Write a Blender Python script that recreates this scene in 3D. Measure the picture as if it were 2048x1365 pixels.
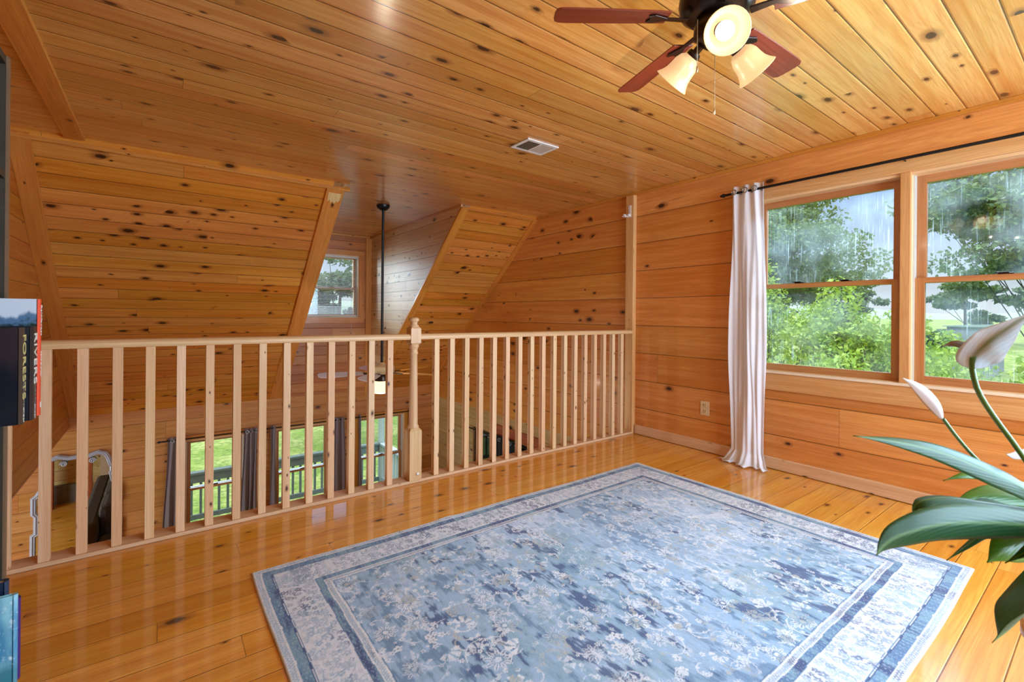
import bpy, bmesh, math, random
import numpy as np
from mathutils import Vector, Matrix
random.seed(7); np.random.seed(7)
PI = math.pi
for o in list(bpy.data.objects): bpy.data.objects.remove(o)
scene = bpy.context.scene
C = scene.collection

# ------------------------------------------------------------------ camera
FPX, YAW, ROLL, CY, CAMH = 929.3, math.radians(36.94), math.radians(-0.486), 631.0, 1.10
_F = Vector((math.sin(YAW), math.cos(YAW), 0)); _r = Vector((math.cos(YAW), -math.sin(YAW), 0)); _d = Vector((0, 0, -1))
_R = _r*math.cos(ROLL) + _d*math.sin(ROLL); _D = _d*math.cos(ROLL) - _r*math.sin(ROLL)
EYE = Vector((0, 0, CAMH))
cam_data = bpy.data.cameras.new('camera'); cam = bpy.data.objects.new('camera', cam_data); C.objects.link(cam)
cam_data.sensor_width = 36; cam_data.lens = FPX/2048*36
cam_data.shift_y = -(682.5-CY)/2048
cam_data.clip_start = .05; cam_data.clip_end = 1000
M = Matrix.Identity(4)
M.col[0][:3] = _R; M.col[1][:3] = -_D; M.col[2][:3] = -_F; M.col[3][:3] = EYE
cam.matrix_world = M
cam_data.dof.use_dof = True; cam_data.dof.focus_distance = 3.6; cam_data.dof.aperture_fstop = 7
scene.camera = cam
def at(px, py, depth):
    """a place in the room given by where it shows in a 2048 x 1365 photograph and its distance in metres"""
    return EYE + (_F + _R*((px-1024)/FPX) + _D*((py-CY)/FPX))*depth

# ------------------------------------------------------------------ exposure
vs = scene.view_settings
vs.view_transform = 'Standard'; vs.look = 'None'; vs.gamma = 1; vs.use_curve_mapping = False
vs.exposure = 0.30
scene.render.film_transparent = False
cy_ = scene.cycles
cy_.max_bounces = 10; cy_.diffuse_bounces = 5; cy_.glossy_bounces = 4; cy_.transparent_max_bounces = 14
cy_.transmission_bounces = 6; cy_.sample_clamp_indirect = 8; cy_.caustics_reflective = False; cy_.caustics_refractive = False
cy_.use_denoising = True

# ------------------------------------------------------------------ sky: hazy blue, much brighter overhead
world = bpy.data.worlds.new('sky'); scene.world = world; world.use_nodes = True
wn = world.node_tree; wn.nodes.clear()
def wnode(t, **k):
    n = wn.nodes.new(t)
    for a, b in k.items(): setattr(n, a, b)
    return n
tc = wnode('ShaderNodeTexCoord'); nrm = wnode('ShaderNodeVectorMath', operation='NORMALIZE'); sx = wnode('ShaderNodeSeparateXYZ')
wn.links.new(tc.outputs['Generated'], nrm.inputs[0]); wn.links.new(nrm.outputs[0], sx.inputs[0])
ramp = wnode('ShaderNodeValToRGB'); wn.links.new(sx.outputs['Z'], ramp.inputs[0])
cr = ramp.color_ramp
cr.elements[0].position = 0.0; cr.elements[0].color = (.86, .91, .96, 1)
cr.elements[1].position = .10; cr.elements[1].color = (.66, .81, 1.0, 1)
for p, c in ((.26, (.34, .58, 1.0, 1)), (.42, (.38, .60, 1.0, 1)), (.60, (.9, .96, 1, 1)), (1, (.9, .96, 1.0, 1))):
    e = cr.elements.new(p); e.color = c
r2 = wnode('ShaderNodeMapRange'); r2.interpolation_type = 'SMOOTHSTEP'
wn.links.new(sx.outputs['Z'], r2.inputs['Value'])
r2.inputs['From Min'].default_value = .25; r2.inputs['From Max'].default_value = .46
r2.inputs['To Min'].default_value = .78; r2.inputs['To Max'].default_value = 3.4
bg = wnode('ShaderNodeBackground'); wo = wnode('ShaderNodeOutputWorld')
wn.links.new(ramp.outputs[0], bg.inputs['Color']); wn.links.new(r2.outputs[0], bg.inputs['Strength'])
wn.links.new(bg.outputs[0], wo.inputs['Surface'])

# ------------------------------------------------------------------ sun, and added area lamps out of view standing in for daylight
def lamp(name, kind, loc, energy, color, direction=None, **k):
    l = bpy.data.lights.new(name, kind); l.energy = energy; l.color = color
    for a, b in k.items(): setattr(l, a, b)
    o = bpy.data.objects.new(name, l); C.objects.link(o); o.location = loc
    if direction is not None: o.rotation_euler = Vector(direction).to_track_quat('-Z', 'Y').to_euler()
    return o
lamp('sun', 'SUN', (-10, 0, 20), 2.0, (1, .96, .88), (.62, .25, -.75), angle=math.radians(4))
DAY = (.50, .76, 1)
lamp('fill_back_wall', 'AREA', (2.4, -1.98, 1.3), 160, DAY, (0, 1, .02), shape='RECTANGLE', size=2.2, size_y=1.6)  # added fill lamp before the closed back wall, behind the view
lamp('daylight_side_window', 'AREA', (3.5, -.80, 1.35), 75, DAY, (-1, .15, .0), shape='RECTANGLE', size=1.4, size_y=1.25)
lamp('fill_above_loft_windows', 'AREA', (5.0, .6, 3.2), 430, DAY, (-1, 0, -.85), shape='RECTANGLE', size=3.0, size_y=1.4)  # added lamp hidden above the window heads, brightens rug and floor
lamp('fill_at_dormer', 'AREA', (.85, 8.0, 1.9), 150, (.68, .86, 1), (1, -1.0, -.2), shape='RECTANGLE', size=1.2, size_y=1.3)  # added lamp hidden outside the dormer, brightens its right cheek
lamp('fill_lower_windows', 'AREA', (1.6, 9.2, -.14), 95, DAY, (0, -1, -.3), shape='RECTANGLE', size=4.0, size_y=.6)  # added lamp hidden above the lower windows, fills the room below
lamp('fill_lower_left', 'AREA', (-3.9, 4.6, -1.3), 110, (.7, .88, 1), (1, 0, .05), shape='RECTANGLE', size=2.0, size_y=1.9)  # added fill lamp at the solid left wall, no door there
FAN_W, LOWFAN_W = 2.6, 9

# ------------------------------------------------------------------ material helpers
def lin(c):
    out = []
    for v in c:
        v = v/255 if max(c) > 1.001 else v
        out.append(v/12.92 if v <= .04045 else ((v+.055)/1.055)**2.4)
    return (*out, 1)
class NG:
    def __init__(s, name):
        s.m = bpy.data.materials.new(name); s.m.use_nodes = True; s.t = s.m.node_tree; s.t.nodes.clear()
        s.out = s.t.nodes.new('ShaderNodeOutputMaterial')
    def n(s, t, ins=None, **k):
        n = s.t.nodes.new(t)
        for a, b in k.items(): setattr(n, a, b)
        for a, b in (ins or {}).items(): s.set(n.inputs[a], b)
        return n
    def set(s, sock, v):
        if isinstance(v, bpy.types.NodeSocket): s.t.links.new(v, sock)
        elif v is not None: sock.default_value = v
    def math(s, op, a, b=None, c=None, clamp=False):
        n = s.n('ShaderNodeMath', operation=op, use_clamp=clamp)
        s.set(n.inputs[0], a)
        if b is not None: s.set(n.inputs[1], b)
        if c is not None: s.set(n.inputs[2], c)
        return n.outputs[0]
    def vmath(s, op, a, b=None, out=0):
        n = s.n('ShaderNodeVectorMath', operation=op); s.set(n.inputs[0], a)
        if b is not None: s.set(n.inputs[1], b)
        return n.outputs[out]
    def comb(s, x, y, z=0.0):
        n = s.n('ShaderNodeCombineXYZ'); s.set(n.inputs[0], x); s.set(n.inputs[1], y); s.set(n.inputs[2], z); return n.outputs[0]
    def sep(s, v):
        n = s.n('ShaderNodeSeparateXYZ'); s.set(n.inputs[0], v); return n.outputs
    def smooth(s, v, a, b, lo=0.0, hi=1.0):
        n = s.n('ShaderNodeMapRange', interpolation_type='SMOOTHSTEP'); s.set(n.inputs['Value'], v)
        n.inputs['From Min'].default_value = a; n.inputs['From Max'].default_value = b
        n.inputs['To Min'].default_value = lo; n.inputs['To Max'].default_value = hi
        return n.outputs[0]
    def mix(s, f, a, b, blend='MIX'):
        n = s.n('ShaderNodeMix', data_type='RGBA', blend_type=blend)
        s.set(n.inputs[0], f); s.set(n.inputs[6], a); s.set(n.inputs[7], b); return n.outputs[2]
    def noise(s, vec, scale, detail=2, rough=.5, dist=0, dims='3D'):
        n = s.n('ShaderNodeTexNoise', noise_dimensions=dims)
        s.set(n.inputs['Vector'], vec); n.inputs['Scale'].default_value = scale; n.inputs['Detail'].default_value = detail
        n.inputs['Roughness'].default_value = rough; n.inputs['Distortion'].default_value = dist
        return n.outputs[0]
    def pri(s, color, rough=.5, metal=0.0, coat=0.0, bump=None, bstr=.5, bdist=.002, spec=None, sheen=0, alpha=None, coat_rough=.1, emis=None, estr=0, trans=0, sub=0):
        p = s.n('ShaderNodeBsdfPrincipled'); s.set(p.inputs['Base Color'], color); s.set(p.inputs['Roughness'], rough)
        s.set(p.inputs['Metallic'], metal); s.set(p.inputs['Coat Weight'], coat); s.set(p.inputs['Coat Roughness'], coat_rough)
        if spec is not None: s.set(p.inputs['Specular IOR Level'], spec)
        if sheen: p.inputs['Sheen Weight'].default_value = sheen
        if trans: p.inputs['Transmission Weight'].default_value = trans
        if emis is not None: s.set(p.inputs['Emission Color'], emis); s.set(p.inputs['Emission Strength'], estr)
        if bump is not None:
            b = s.n('ShaderNodeBump'); b.inputs['Strength'].default_value = bstr; b.inputs['Distance'].default_value = bdist
            s.set(b.inputs['Height'], bump); s.t.links.new(b.outputs[0], p.inputs['Normal'])
        return p.outputs[0]
    def done(s, sh):
        s.t.links.new(sh, s.out.inputs['Surface']); return s.m

def wood(name, light, mid, dark, w=None, L=2.6, knot=.45, ksize=1.0, tone=.35, rough=.35, coat=.0, groove=.0022, gdark=.75, convex=0.0, lines=.45, voff=0.0, ring=34.0, joint=True, coat_rough=.12, kcell=(.17, .085), streak=.5):
    g = NG(name); light, mid, dark = lin(light), lin(mid), lin(dark)
    uv = g.n('ShaderNodeUVMap'); u, v, _ = g.sep(uv.outputs[0])
    oi = g.n('ShaderNodeObjectInfo').outputs['Random']
    if w:
        vv = g.math('ADD', v, voff)
        q = g.math('DIVIDE', vv, w); row = g.math('FLOOR', q); fv = g.math('FRACT', q)
        r1 = g.n('ShaderNodeTexWhiteNoise', {'W': g.math('ADD', row, 11.3)}, noise_dimensions='1D').outputs['Value']
        us = g.math('ADD', u, g.math('MULTIPLY', r1, 17.0))
        col = g.math('FLOOR', g.math('DIVIDE', us, L)) if joint else 0.0
        wn2 = g.n('ShaderNodeTexWhiteNoise', {'Vector': g.comb(row, col, 3.7)}, noise_dimensions='3D')
        t, tcol = wn2.outputs['Value'], wn2.outputs['Color']
    else:
        us = u
        wn2 = g.n('ShaderNodeTexWhiteNoise', {'W': g.math('MULTIPLY', oi, 91.7)}, noise_dimensions='1D')
        t, tcol = wn2.outputs['Value'], wn2.outputs['Color']
    t3 = g.sep(tcol)
    off = g.math('MULTIPLY', t, 43.0)
    # knots
    a, b = kcell
    kc = g.comb(g.math('ADD', g.math('DIVIDE', us, a), off), g.math('ADD', g.math('DIVIDE', v, b), off), 0.0)
    vo = g.n('ShaderNodeTexVoronoi', {'Vector': kc, 'Scale': 1.0, 'Randomness': .95}, voronoi_dimensions='2D', feature='F1')
    dv = g.vmath('SUBTRACT', kc, vo.outputs['Position']); dx, dy, _ = g.sep(dv)
    dxm = g.math('MULTIPLY', dx, a*.52); dym = g.math('MULTIPLY', dy, b)
    d0 = g.math('SQRT', g.math('ADD', g.math('MULTIPLY', dxm, dxm), g.math('MULTIPLY', dym, dym)))
    jag = g.noise(g.comb(g.math('MULTIPLY', us, 60.0), g.math('MULTIPLY', v, 60.0), off), 1.0, 1)
    d = g.math('ADD', d0, g.math('MULTIPLY', g.math('SUBTRACT', jag, .5), .006))
    cs = g.sep(vo.outputs['Color'])
    clus = g.smooth(g.noise(g.comb(g.math('MULTIPLY', us, 1.5), g.math('MULTIPLY', v, 1.5), off), 1.0, 1), .42, .62, .12, 1.0)
    pres = g.math('LESS_THAN', cs[1], g.math('MULTIPLY', clus, knot))
    rk = g.math('ADD', g.math('MULTIPLY', g.math('MULTIPLY', cs[0], cs[0]), .0125*ksize), .0035*ksize)
    dn = g.math('DIVIDE', d, rk)
    core = g.math('MULTIPLY', g.smooth(dn, .75, 1.1, 1, 0), pres)
    rim = g.math('MULTIPLY', g.math('MULTIPLY', g.smooth(dn, 1.0, 2.6, 1, 0), pres), .6)
    warp = g.math('MULTIPLY', g.smooth(dn, .5, 6.5, 1, 0), pres)
    # grain
    cvec = g.comb(g.math('MULTIPLY', us, .75), g.math('MULTIPLY', v, 7.0), off)
    low = g.noise(cvec, 1.0, 2, .45)
    field = g.math('ADD', g.math('ADD', g.math('MULTIPLY', v, ring), g.math('MULTIPLY', low, 13.0)), g.math('MULTIPLY', warp, 2.4))
    sn = g.math('ADD', g.math('MULTIPLY', g.math('SINE', g.math('MULTIPLY', field, 6.2832)), .5), .5)
    sn = g.math('POWER', sn, 2.2)
    fine = g.noise(g.comb(g.math('MULTIPLY', us, 5.0), g.math('MULTIPLY', v, 260.0), off), 1.0, 2)
    st = g.noise(g.comb(g.math('MULTIPLY', us, .9), g.math('MULTIPLY', v, 26.0), off), 1.0, 3, .6)
    c = g.mix(g.smooth(st, .35, .68), light, mid)
    c = g.mix(g.math('MULTIPLY', sn, lines), c, mid)
    c = g.mix(g.math('MULTIPLY', g.smooth(fine, .42, .72), .30), c, dark)
    c = g.mix(g.math('MULTIPLY', g.math('POWER', t, 1.6), tone), c, dark)
    hs = g.n('ShaderNodeHueSaturation', {'Color': c, 'Hue': g.math('ADD', .490, g.math('MULTIPLY', t3[1], .012)), 'Saturation': g.math('ADD', .965, g.math('MULTIPLY', t3[0], .05)),
                                         'Value': g.math('ADD', 1-.28*tone, g.math('MULTIPLY', t3[2], .5*tone))}).outputs[0]
    # dark pitch streaks here and there
    ps = g.noise(g.comb(g.math('MULTIPLY', us, 1.6), g.math('MULTIPLY', v, 34.0), g.math('ADD', off, 7.0)), 1.0, 2, .6)
    c = g.mix(g.math('MULTIPLY', g.smooth(ps, .70, .80), streak), hs, lin((104, 50, 16)))
    c = g.mix(rim, c, lin((118, 56, 20))); c = g.mix(g.math('MULTIPLY', core, .93), c, lin((50, 22, 10)))
    h = g.math('MULTIPLY', sn, -.03)
    if w:
        e = g.math('MULTIPLY', g.math('MINIMUM', fv, g.math('SUBTRACT', 1.0, fv)), w)
        gm = g.smooth(e, groove*.35, groove, 1, 0)
        if joint:
            fu = g.math('FRACT', g.math('DIVIDE', us, L))
            eu = g.math('MULTIPLY', g.math('MINIMUM', fu, g.math('SUBTRACT', 1.0, fu)), L)
            gm = g.math('MAXIMUM', gm, g.smooth(eu, .0006, .0016, .9, 0))
        c = g.mix(g.math('MULTIPLY', gm, gdark), c, lin((58, 26, 10)))
        bev = g.smooth(e, 0, groove*2.6, 1, 0)
        h = g.math('SUBTRACT', h, bev)
        if convex:
            k = g.math('SUBTRACT', fv, .5); h2 = g.math('MULTIPLY', g.math('MULTIPLY', k, k), -4*convex/.0025)
            h = g.math('ADD', h, h2)
    return g.done(g.pri(c, rough, coat=coat, coat_rough=coat_rough, bump=h, bstr=.8, bdist=.0025))

def plain(name, col, rough=.5, metal=0.0, coat=0.0, var=.06, scale=30, spec=None, sheen=0, bump=.15):
    g = NG(name); tcn = g.n('ShaderNodeTexCoord'); nz = g.noise(tcn.outputs['Object'], scale, 3)
    c = lin(col); d = tuple(x*(1-var*2) for x in c[:3])+(1,)
    return g.done(g.pri(g.mix(nz, c, d), rough, metal, coat, bump=nz, bstr=bump, bdist=.001, spec=spec, sheen=sheen))

PINE_L, PINE_M, PINE_D = (222, 160, 88), (204, 132, 62), (156, 84, 32)
MAT = {}
MAT['ceiling'] = wood('ceiling pine boards', (238, 190, 104), (220, 156, 68), (156, 92, 30), w=.1275, voff=.09, L=7.5, knot=.46, ksize=1.2, tone=.34, gdark=.9, groove=.003, rough=.36, coat=.85, coat_rough=.17)
MAT['slope'] = wood('sloped ceiling pine boards', (236, 166, 68), (216, 138, 46), (166, 94, 26), w=.1275, L=8.0, knot=.55, ksize=1.25, tone=.30, gdark=.9, groove=.003, rough=.36, coat=.15)
MAT['gable'] = wood('gable log siding', (232, 164, 84), (214, 140, 58), (162, 90, 30), w=.256, voff=.01, L=5.0, knot=.22, ksize=1.25, tone=.30, rough=.38, coat=.12, groove=.004, convex=.010, kcell=(.3, .12), ring=20)
MAT['gable_knotty'] = wood('knotty gable siding', (222, 154, 62), (206, 128, 44), (150, 80, 24), w=.256, voff=.01, L=9.0, knot=.5, ksize=1.3, tone=.25, rough=.4, coat=.08, groove=.004, convex=.006, kcell=(.2, .12), ring=20)
MAT['farwall'] = wood('far wall pine boards', (222, 160, 86), (204, 134, 62), (146, 84, 34), w=.2, L=2.2, knot=.42, ksize=1.3, tone=.35, rough=.42, groove=.003, kcell=(.22, .13))
MAT['dormer'] = wood('dormer pine boards', (218, 150, 68), (198, 124, 48), (142, 78, 26), w=.1275, L=3.0, knot=.36, tone=.35, rough=.4, groove=.0025)
MAT['cheek'] = wood('dormer side boards', (232, 206, 160), (216, 180, 124), (176, 128, 76), w=.1275, L=3.0, knot=.5, tone=.22, rough=.5, coat=.35, coat_rough=.34, groove=.0028)
MAT['leftwall'] = wood('left wall boards', (214, 146, 54), (196, 120, 38), (142, 76, 20), w=.145, L=3.0, knot=.2, tone=.3, rough=.42, groove=.003)
MAT['olive'] = wood('olive-lit wall boards', (206, 176, 112), (188, 154, 90), (140, 104, 54), w=.19, L=2.4, knot=.4, ksize=1.3, tone=.3, rough=.45, groove=.003, kcell=(.4, .14))  # lower boards: olive tint of the light painted into their colour
MAT['floor'] = wood('varnished pine floor', (234, 174, 62), (216, 148, 38), (160, 92, 20), w=.1225, voff=.02, L=2.7, knot=.33, tone=.28, rough=.40, coat=.75, coat_rough=.07, groove=.0014, gdark=.8, lines=.5)
MAT['trim'] = wood('pine trim', (228, 160, 66), (210, 138, 46), (160, 92, 28), knot=.35, ksize=.6, tone=.2, rough=.38, coat=.15, ring=40)
MAT['casing'] = wood('window casing pine', (226, 178, 118), (210, 154, 90), (162, 106, 56), knot=.3, ksize=.7, tone=.2, rough=.38, coat=.12, ring=46)
MAT['jamb'] = wood('pale window jamb', (246, 216, 170), (234, 196, 142), (200, 150, 98), knot=0, tone=.1, rough=.4, ring=60)
MAT['sash'] = wood('window sash pine', (200, 146, 92), (184, 126, 74), (138, 84, 44), knot=.0, tone=.12, rough=.35, coat=.2, ring=60)
MAT['palewood'] = wood('unfinished pale pine', (232, 198, 154), (218, 178, 128), (186, 134, 84), knot=.42, ksize=.42, tone=.2, rough=.55, ring=70, kcell=(.12, .04), streak=.1)
MAT['newel'] = wood('turned pale pine', (222, 188, 140), (210, 170, 120), (178, 132, 84), knot=.0, tone=.1, rough=.45, ring=60, streak=0)
MAT['plate'] = wood('pale pine base board', (224, 188, 150), (208, 168, 126), (178, 128, 84), knot=.35, ksize=.5, tone=.15, rough=.5, ring=50, streak=.1)
MAT['palepatch'] = wood('bare scraped pine', (240, 214, 150), (226, 192, 124), (190, 140, 80), knot=0, tone=.1, rough=.6)
MAT['header'] = wood('reddish header board', (176, 92, 44), (156, 74, 32), (110, 46, 20), knot=.2, tone=.2, rough=.5)
MAT['blade'] = wood('reddish fan blade', (138, 70, 46), (112, 52, 34), (74, 32, 20), knot=0, tone=.1, rough=.28, coat=.4, ring=60, streak=0)
MAT['white'] = plain('white paint', (235, 232, 226), .4)
MAT['sill'] = plain('cream sill paint', (240, 224, 200), .4)
MAT['black'] = plain('black iron', (22, 22, 24), .35, .3)
MAT['bronze'] = plain('dark bronze', (58, 48, 44), .28, .75)
MAT['brass'] = plain('chain metal', (190, 176, 150), .3, .9)
MAT['nickel'] = plain('grommet metal', (170, 170, 168), .3, .9)
MAT['vinyl'] = plain('pale window track', (206, 210, 206), .4)
MAT['cream'] = plain('cream motor housing', (238, 214, 160), .4)
MAT['daylitblade'] = plain('daylit fan blade', (236, 238, 246), .4)
MAT['deck'] = plain('weathered grey-green deck paint', (132, 150, 146), .7, var=.2, scale=12)
MAT['deckpale'] = plain('pale deck post paint', (196, 206, 206), .7)
MAT['silver'] = plain('silver grey mirror frame', (186, 188, 200), .4, .1)
MAT['taupe'] = plain('taupe curtain cloth', (128, 112, 112), .85, sheen=.3, scale=200)
MAT['darkcurtain'] = plain('dark green-black curtain cloth', (20, 26, 26), .7, scale=200)
MAT['sofa'] = plain('brown-grey sofa fabric', (74, 62, 50), .9, var=.2, scale=60)
MAT['tan'] = plain('tan plaster', (196, 166, 130), .8, scale=8)
MAT['stone'] = plain('grey stone', (128, 122, 108), .8, var=.25, scale=9)
MAT['bookcase'] = plain('weathered grey-brown board', (62, 54, 38), .6, var=.3, scale=25)
MAT['bookcase_edge'] = plain('pale worn shelf edge', (120, 92, 66), .6, var=.15)
MAT['paper'] = plain('book pages', (232, 228, 216), .8)
MAT['bookblack'] = plain('black book cover', (18, 24, 34), .3, coat=.3, bump=.02)
MAT['spinebrown'] = plain('dark brown book spine', (56, 46, 38), .45, bump=.02)
MAT['spinegrey'] = plain('charcoal book spine', (34, 33, 36), .4, bump=.02)
MAT['red'] = plain('orange red spine', (214, 72, 38), .4, bump=.02)
MAT['purple'] = plain('purple spine', (52, 26, 110), .4, bump=.02)
MAT['navy'] = plain('navy cover', (28, 44, 70), .4, bump=.02)
MAT['gold'] = plain('pale gold lettering', (206, 194, 128), .5, bump=0)
MAT['ink'] = plain('white lettering', (228, 226, 216), .5, bump=0)
MAT['greyink'] = plain('grey lettering', (142, 138, 130), .5, bump=0)
MAT['soil'] = plain('potting soil', (40, 28, 20), .9)
MAT['pot'] = plain('white ceramic pot', (220, 216, 208), .3, coat=.4)
MAT['socket'] = plain('almond outlet plastic', (226, 204, 160), .4, bump=.02)
MAT['slot'] = plain('dark slot', (40, 34, 28), .6)
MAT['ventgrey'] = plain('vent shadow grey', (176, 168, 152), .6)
MAT['shed'] = plain('grey shed siding', (120, 128, 138), .7)
MAT['housepale'] = plain('exterior siding', (200, 196, 186), .8)

def glass(name, dirt=0.0, tint=(.97, .985, .98)):
    g = NG(name); tr = g.n('ShaderNodeBsdfTransparent', {'Color': (*tint, 1)}).outputs[0]
    gl = g.n('ShaderNodeBsdfGlossy', {'Color': (1, 1, 1, 1), 'Roughness': .015}).outputs[0]
    fr = g.n('ShaderNodeFresnel', {'IOR': 1.45}).outputs[0]
    m = g.n('ShaderNodeMixShader', {0: g.math('MULTIPLY', fr, 1.0), 1: tr, 2: gl}).outputs[0]
    if dirt:
        uv = g.n('ShaderNodeUVMap'); u, v, _ = g.sep(uv.outputs[0])
        drip = g.noise(g.comb(g.math('MULTIPLY', u, 150.0), g.math('MULTIPLY', v, 4.0)), 1.0, 2)
        reg = g.noise(g.comb(g.math('MULTIPLY', u, 2.2), g.math('MULTIPLY', v, 1.6), 4.0), 1.0, 2)
        cl = g.noise(g.comb(g.math('MULTIPLY', u, 5.0), g.math('MULTIPLY', v, 4.0), 9.0), 1.0, 4)
        k = g.math('MULTIPLY', g.math('MULTIPLY', g.smooth(drip, .57, .70), g.smooth(reg, .45, .62)), .15*dirt)
        k = g.math('ADD', k, g.math('MULTIPLY', g.smooth(cl, .30, .8), .08*dirt))
        df = g.n('ShaderNodeBsdfTranslucent', {'Color': (.85, .88, .88, 1)}).outputs[0]
        m = g.n('ShaderNodeMixShader', {0: k, 1: m, 2: df}).outputs[0]
    return g.done(m)
MAT['glass'] = glass('window glass'); MAT['dirtyglass'] = glass('streaked window glass', 1.0)
def mirror_mat():
    g = NG('mirror silvering'); return g.done(g.n('ShaderNodeBsdfGlossy', {'Color': (.9, .9, .88, 1), 'Roughness': .01}).outputs[0])
MAT['mirror'] = mirror_mat()
def cloth(name, col, tr=.45):
    g = NG(name); c = lin(col); tcn = g.n('ShaderNodeTexCoord'); nz = g.noise(tcn.outputs['Object'], 260, 1)
    cc = g.mix(g.math('MULTIPLY', nz, .15), c, tuple(x*.75 for x in c[:3])+(1,))
    p = g.pri(cc, .85, bump=nz, bstr=.2, bdist=.0005, sheen=.2)
    t = g.n('ShaderNodeBsdfTranslucent', {'Color': cc}).outputs[0]
    return g.done(g.n('ShaderNodeMixShader', {0: tr, 1: p, 2: t}).outputs[0])
MAT['sheer'] = cloth('white cotton curtain', (250, 250, 255), .4)
def shade_mat(name, col, strength, lo=.5):
    g = NG(name); c = lin(col)
    lw = g.n('ShaderNodeLayerWeight', {'Blend': .35}).outputs['Facing']
    tcn = g.n('ShaderNodeTexCoord'); nz = g.noise(tcn.outputs['Object'], 22, 3)
    e = g.mix(g.math('MULTIPLY', nz, .5), c, lin((255, 236, 205)))
    p = g.pri(lin((206, 168, 118)), .35, emis=e, estr=strength)
    return g.done(p)
MAT['shade'] = shade_mat('lit amber glass shade', (255, 206, 144), .46)
MAT['bulb'] = shade_mat('lit bulb', (255, 244, 226), 4)
MAT['globe'] = shade_mat('lit frosted globe', (255, 226, 176), 1.15)
def leafmat(name, a, b, tr=.35, rough=.5):
    g = NG(name); ge = g.n('ShaderNodeNewGeometry'); r = ge.outputs['Random Per Island']
    c = g.mix(r, lin(a), lin(b))
    d = g.n('ShaderNodeBsdfPrincipled', {'Base Color': c, 'Roughness': rough}).outputs[0]
    t = g.n('ShaderNodeBsdfTranslucent', {'Color': g.mix(.5, c, lin((190, 210, 60)))}).outputs[0]
    return g.done(g.n('ShaderNodeMixShader', {0: tr, 1: d, 2: t}).outputs[0])
MAT['leaf_oak'] = leafmat('tree foliage', (58, 90, 52), (106, 134, 84), .25)
MAT['leaf_bush'] = leafmat('bright shrub foliage', (96, 140, 44), (160, 190, 80), .35)
MAT['leaf_dark'] = leafmat('dark foliage', (44, 70, 44), (84, 112, 72), .2)  # darker greens for the dormer tree and distant plants
MAT['bark'] = plain('bark', (70, 60, 50), .9, var=.3, scale=20)
def lilymat(name, a, b, rough=.5, glow=(120, 190, 20), tr=.22):
    g = NG(name); uv = g.n('ShaderNodeUVMap'); u, v, _ = g.sep(uv.outputs[0])
    av = g.math('ABSOLUTE', v)
    rib = g.smooth(av, .015, .07, 1, 0)
    vein = g.math('SINE', g.math('MULTIPLY', g.math('ADD', g.math('MULTIPLY', u, 26.0), g.math('MULTIPLY', av, -9.0)), 6.2832))
    c = g.mix(g.math('MULTIPLY', g.math('ADD', vein, 1.0), .10), lin(a), lin(b)); c = g.mix(g.math('MULTIPLY', rib, .5), c, lin((120, 170, 90)))
    p = g.pri(c, rough, coat=.10, bump=vein, bstr=.08, bdist=.002)
    t = g.n('ShaderNodeBsdfTranslucent', {'Color': g.mix(.5, c, lin(glow))}).outputs[0]
    return g.done(g.n('ShaderNodeMixShader', {0: tr, 1: p, 2: t}).outputs[0])
MAT['lily'] = lilymat('dark glossy lily leaf', (34, 88, 46), (54, 120, 64))
MAT['lily_bright'] = lilymat('bright lily leaf', (70, 134, 28), (104, 164, 44), .35)
MAT['lily_spathe'] = lilymat('ageing lily flower', (226, 232, 236), (150, 158, 152), .5, (224, 234, 240), .55)
MAT['lily_white'] = plain('white lily flower', (226, 228, 232), .5, bump=.05)
MAT['lily_brown'] = plain('withered flower tip', (122, 98, 72), .7)
MAT['stem'] = plain('green stem', (84, 134, 62), .4)
def grassmat():
    g = NG('lawn grass'); tcn = g.n('ShaderNodeTexCoord')
    a = g.noise(tcn.outputs['Object'], .8, 5, .7); b = g.noise(tcn.outputs['Object'], 6, 5, .75)
    c = g.mix(g.smooth(a, .40, .60), lin((104, 130, 38)), lin((148, 156, 88))); c = g.mix(g.smooth(b, .42, .66), c, lin((74, 104, 34)))
    return g.done(g.pri(c, .9, bump=b, bstr=.6, bdist=.05))
MAT['grass'] = grassmat()
def hillmat():
    g = NG('far wooded hill'); tcn = g.n('ShaderNodeTexCoord'); a = g.noise(tcn.outputs['Object'], .12, 5, .7)
    return g.done(g.pri(g.mix(a, lin((120, 140, 126)), lin((146, 164, 140))), .95, bump=a, bstr=1, bdist=2))
MAT['hill'] = hillmat()

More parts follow.
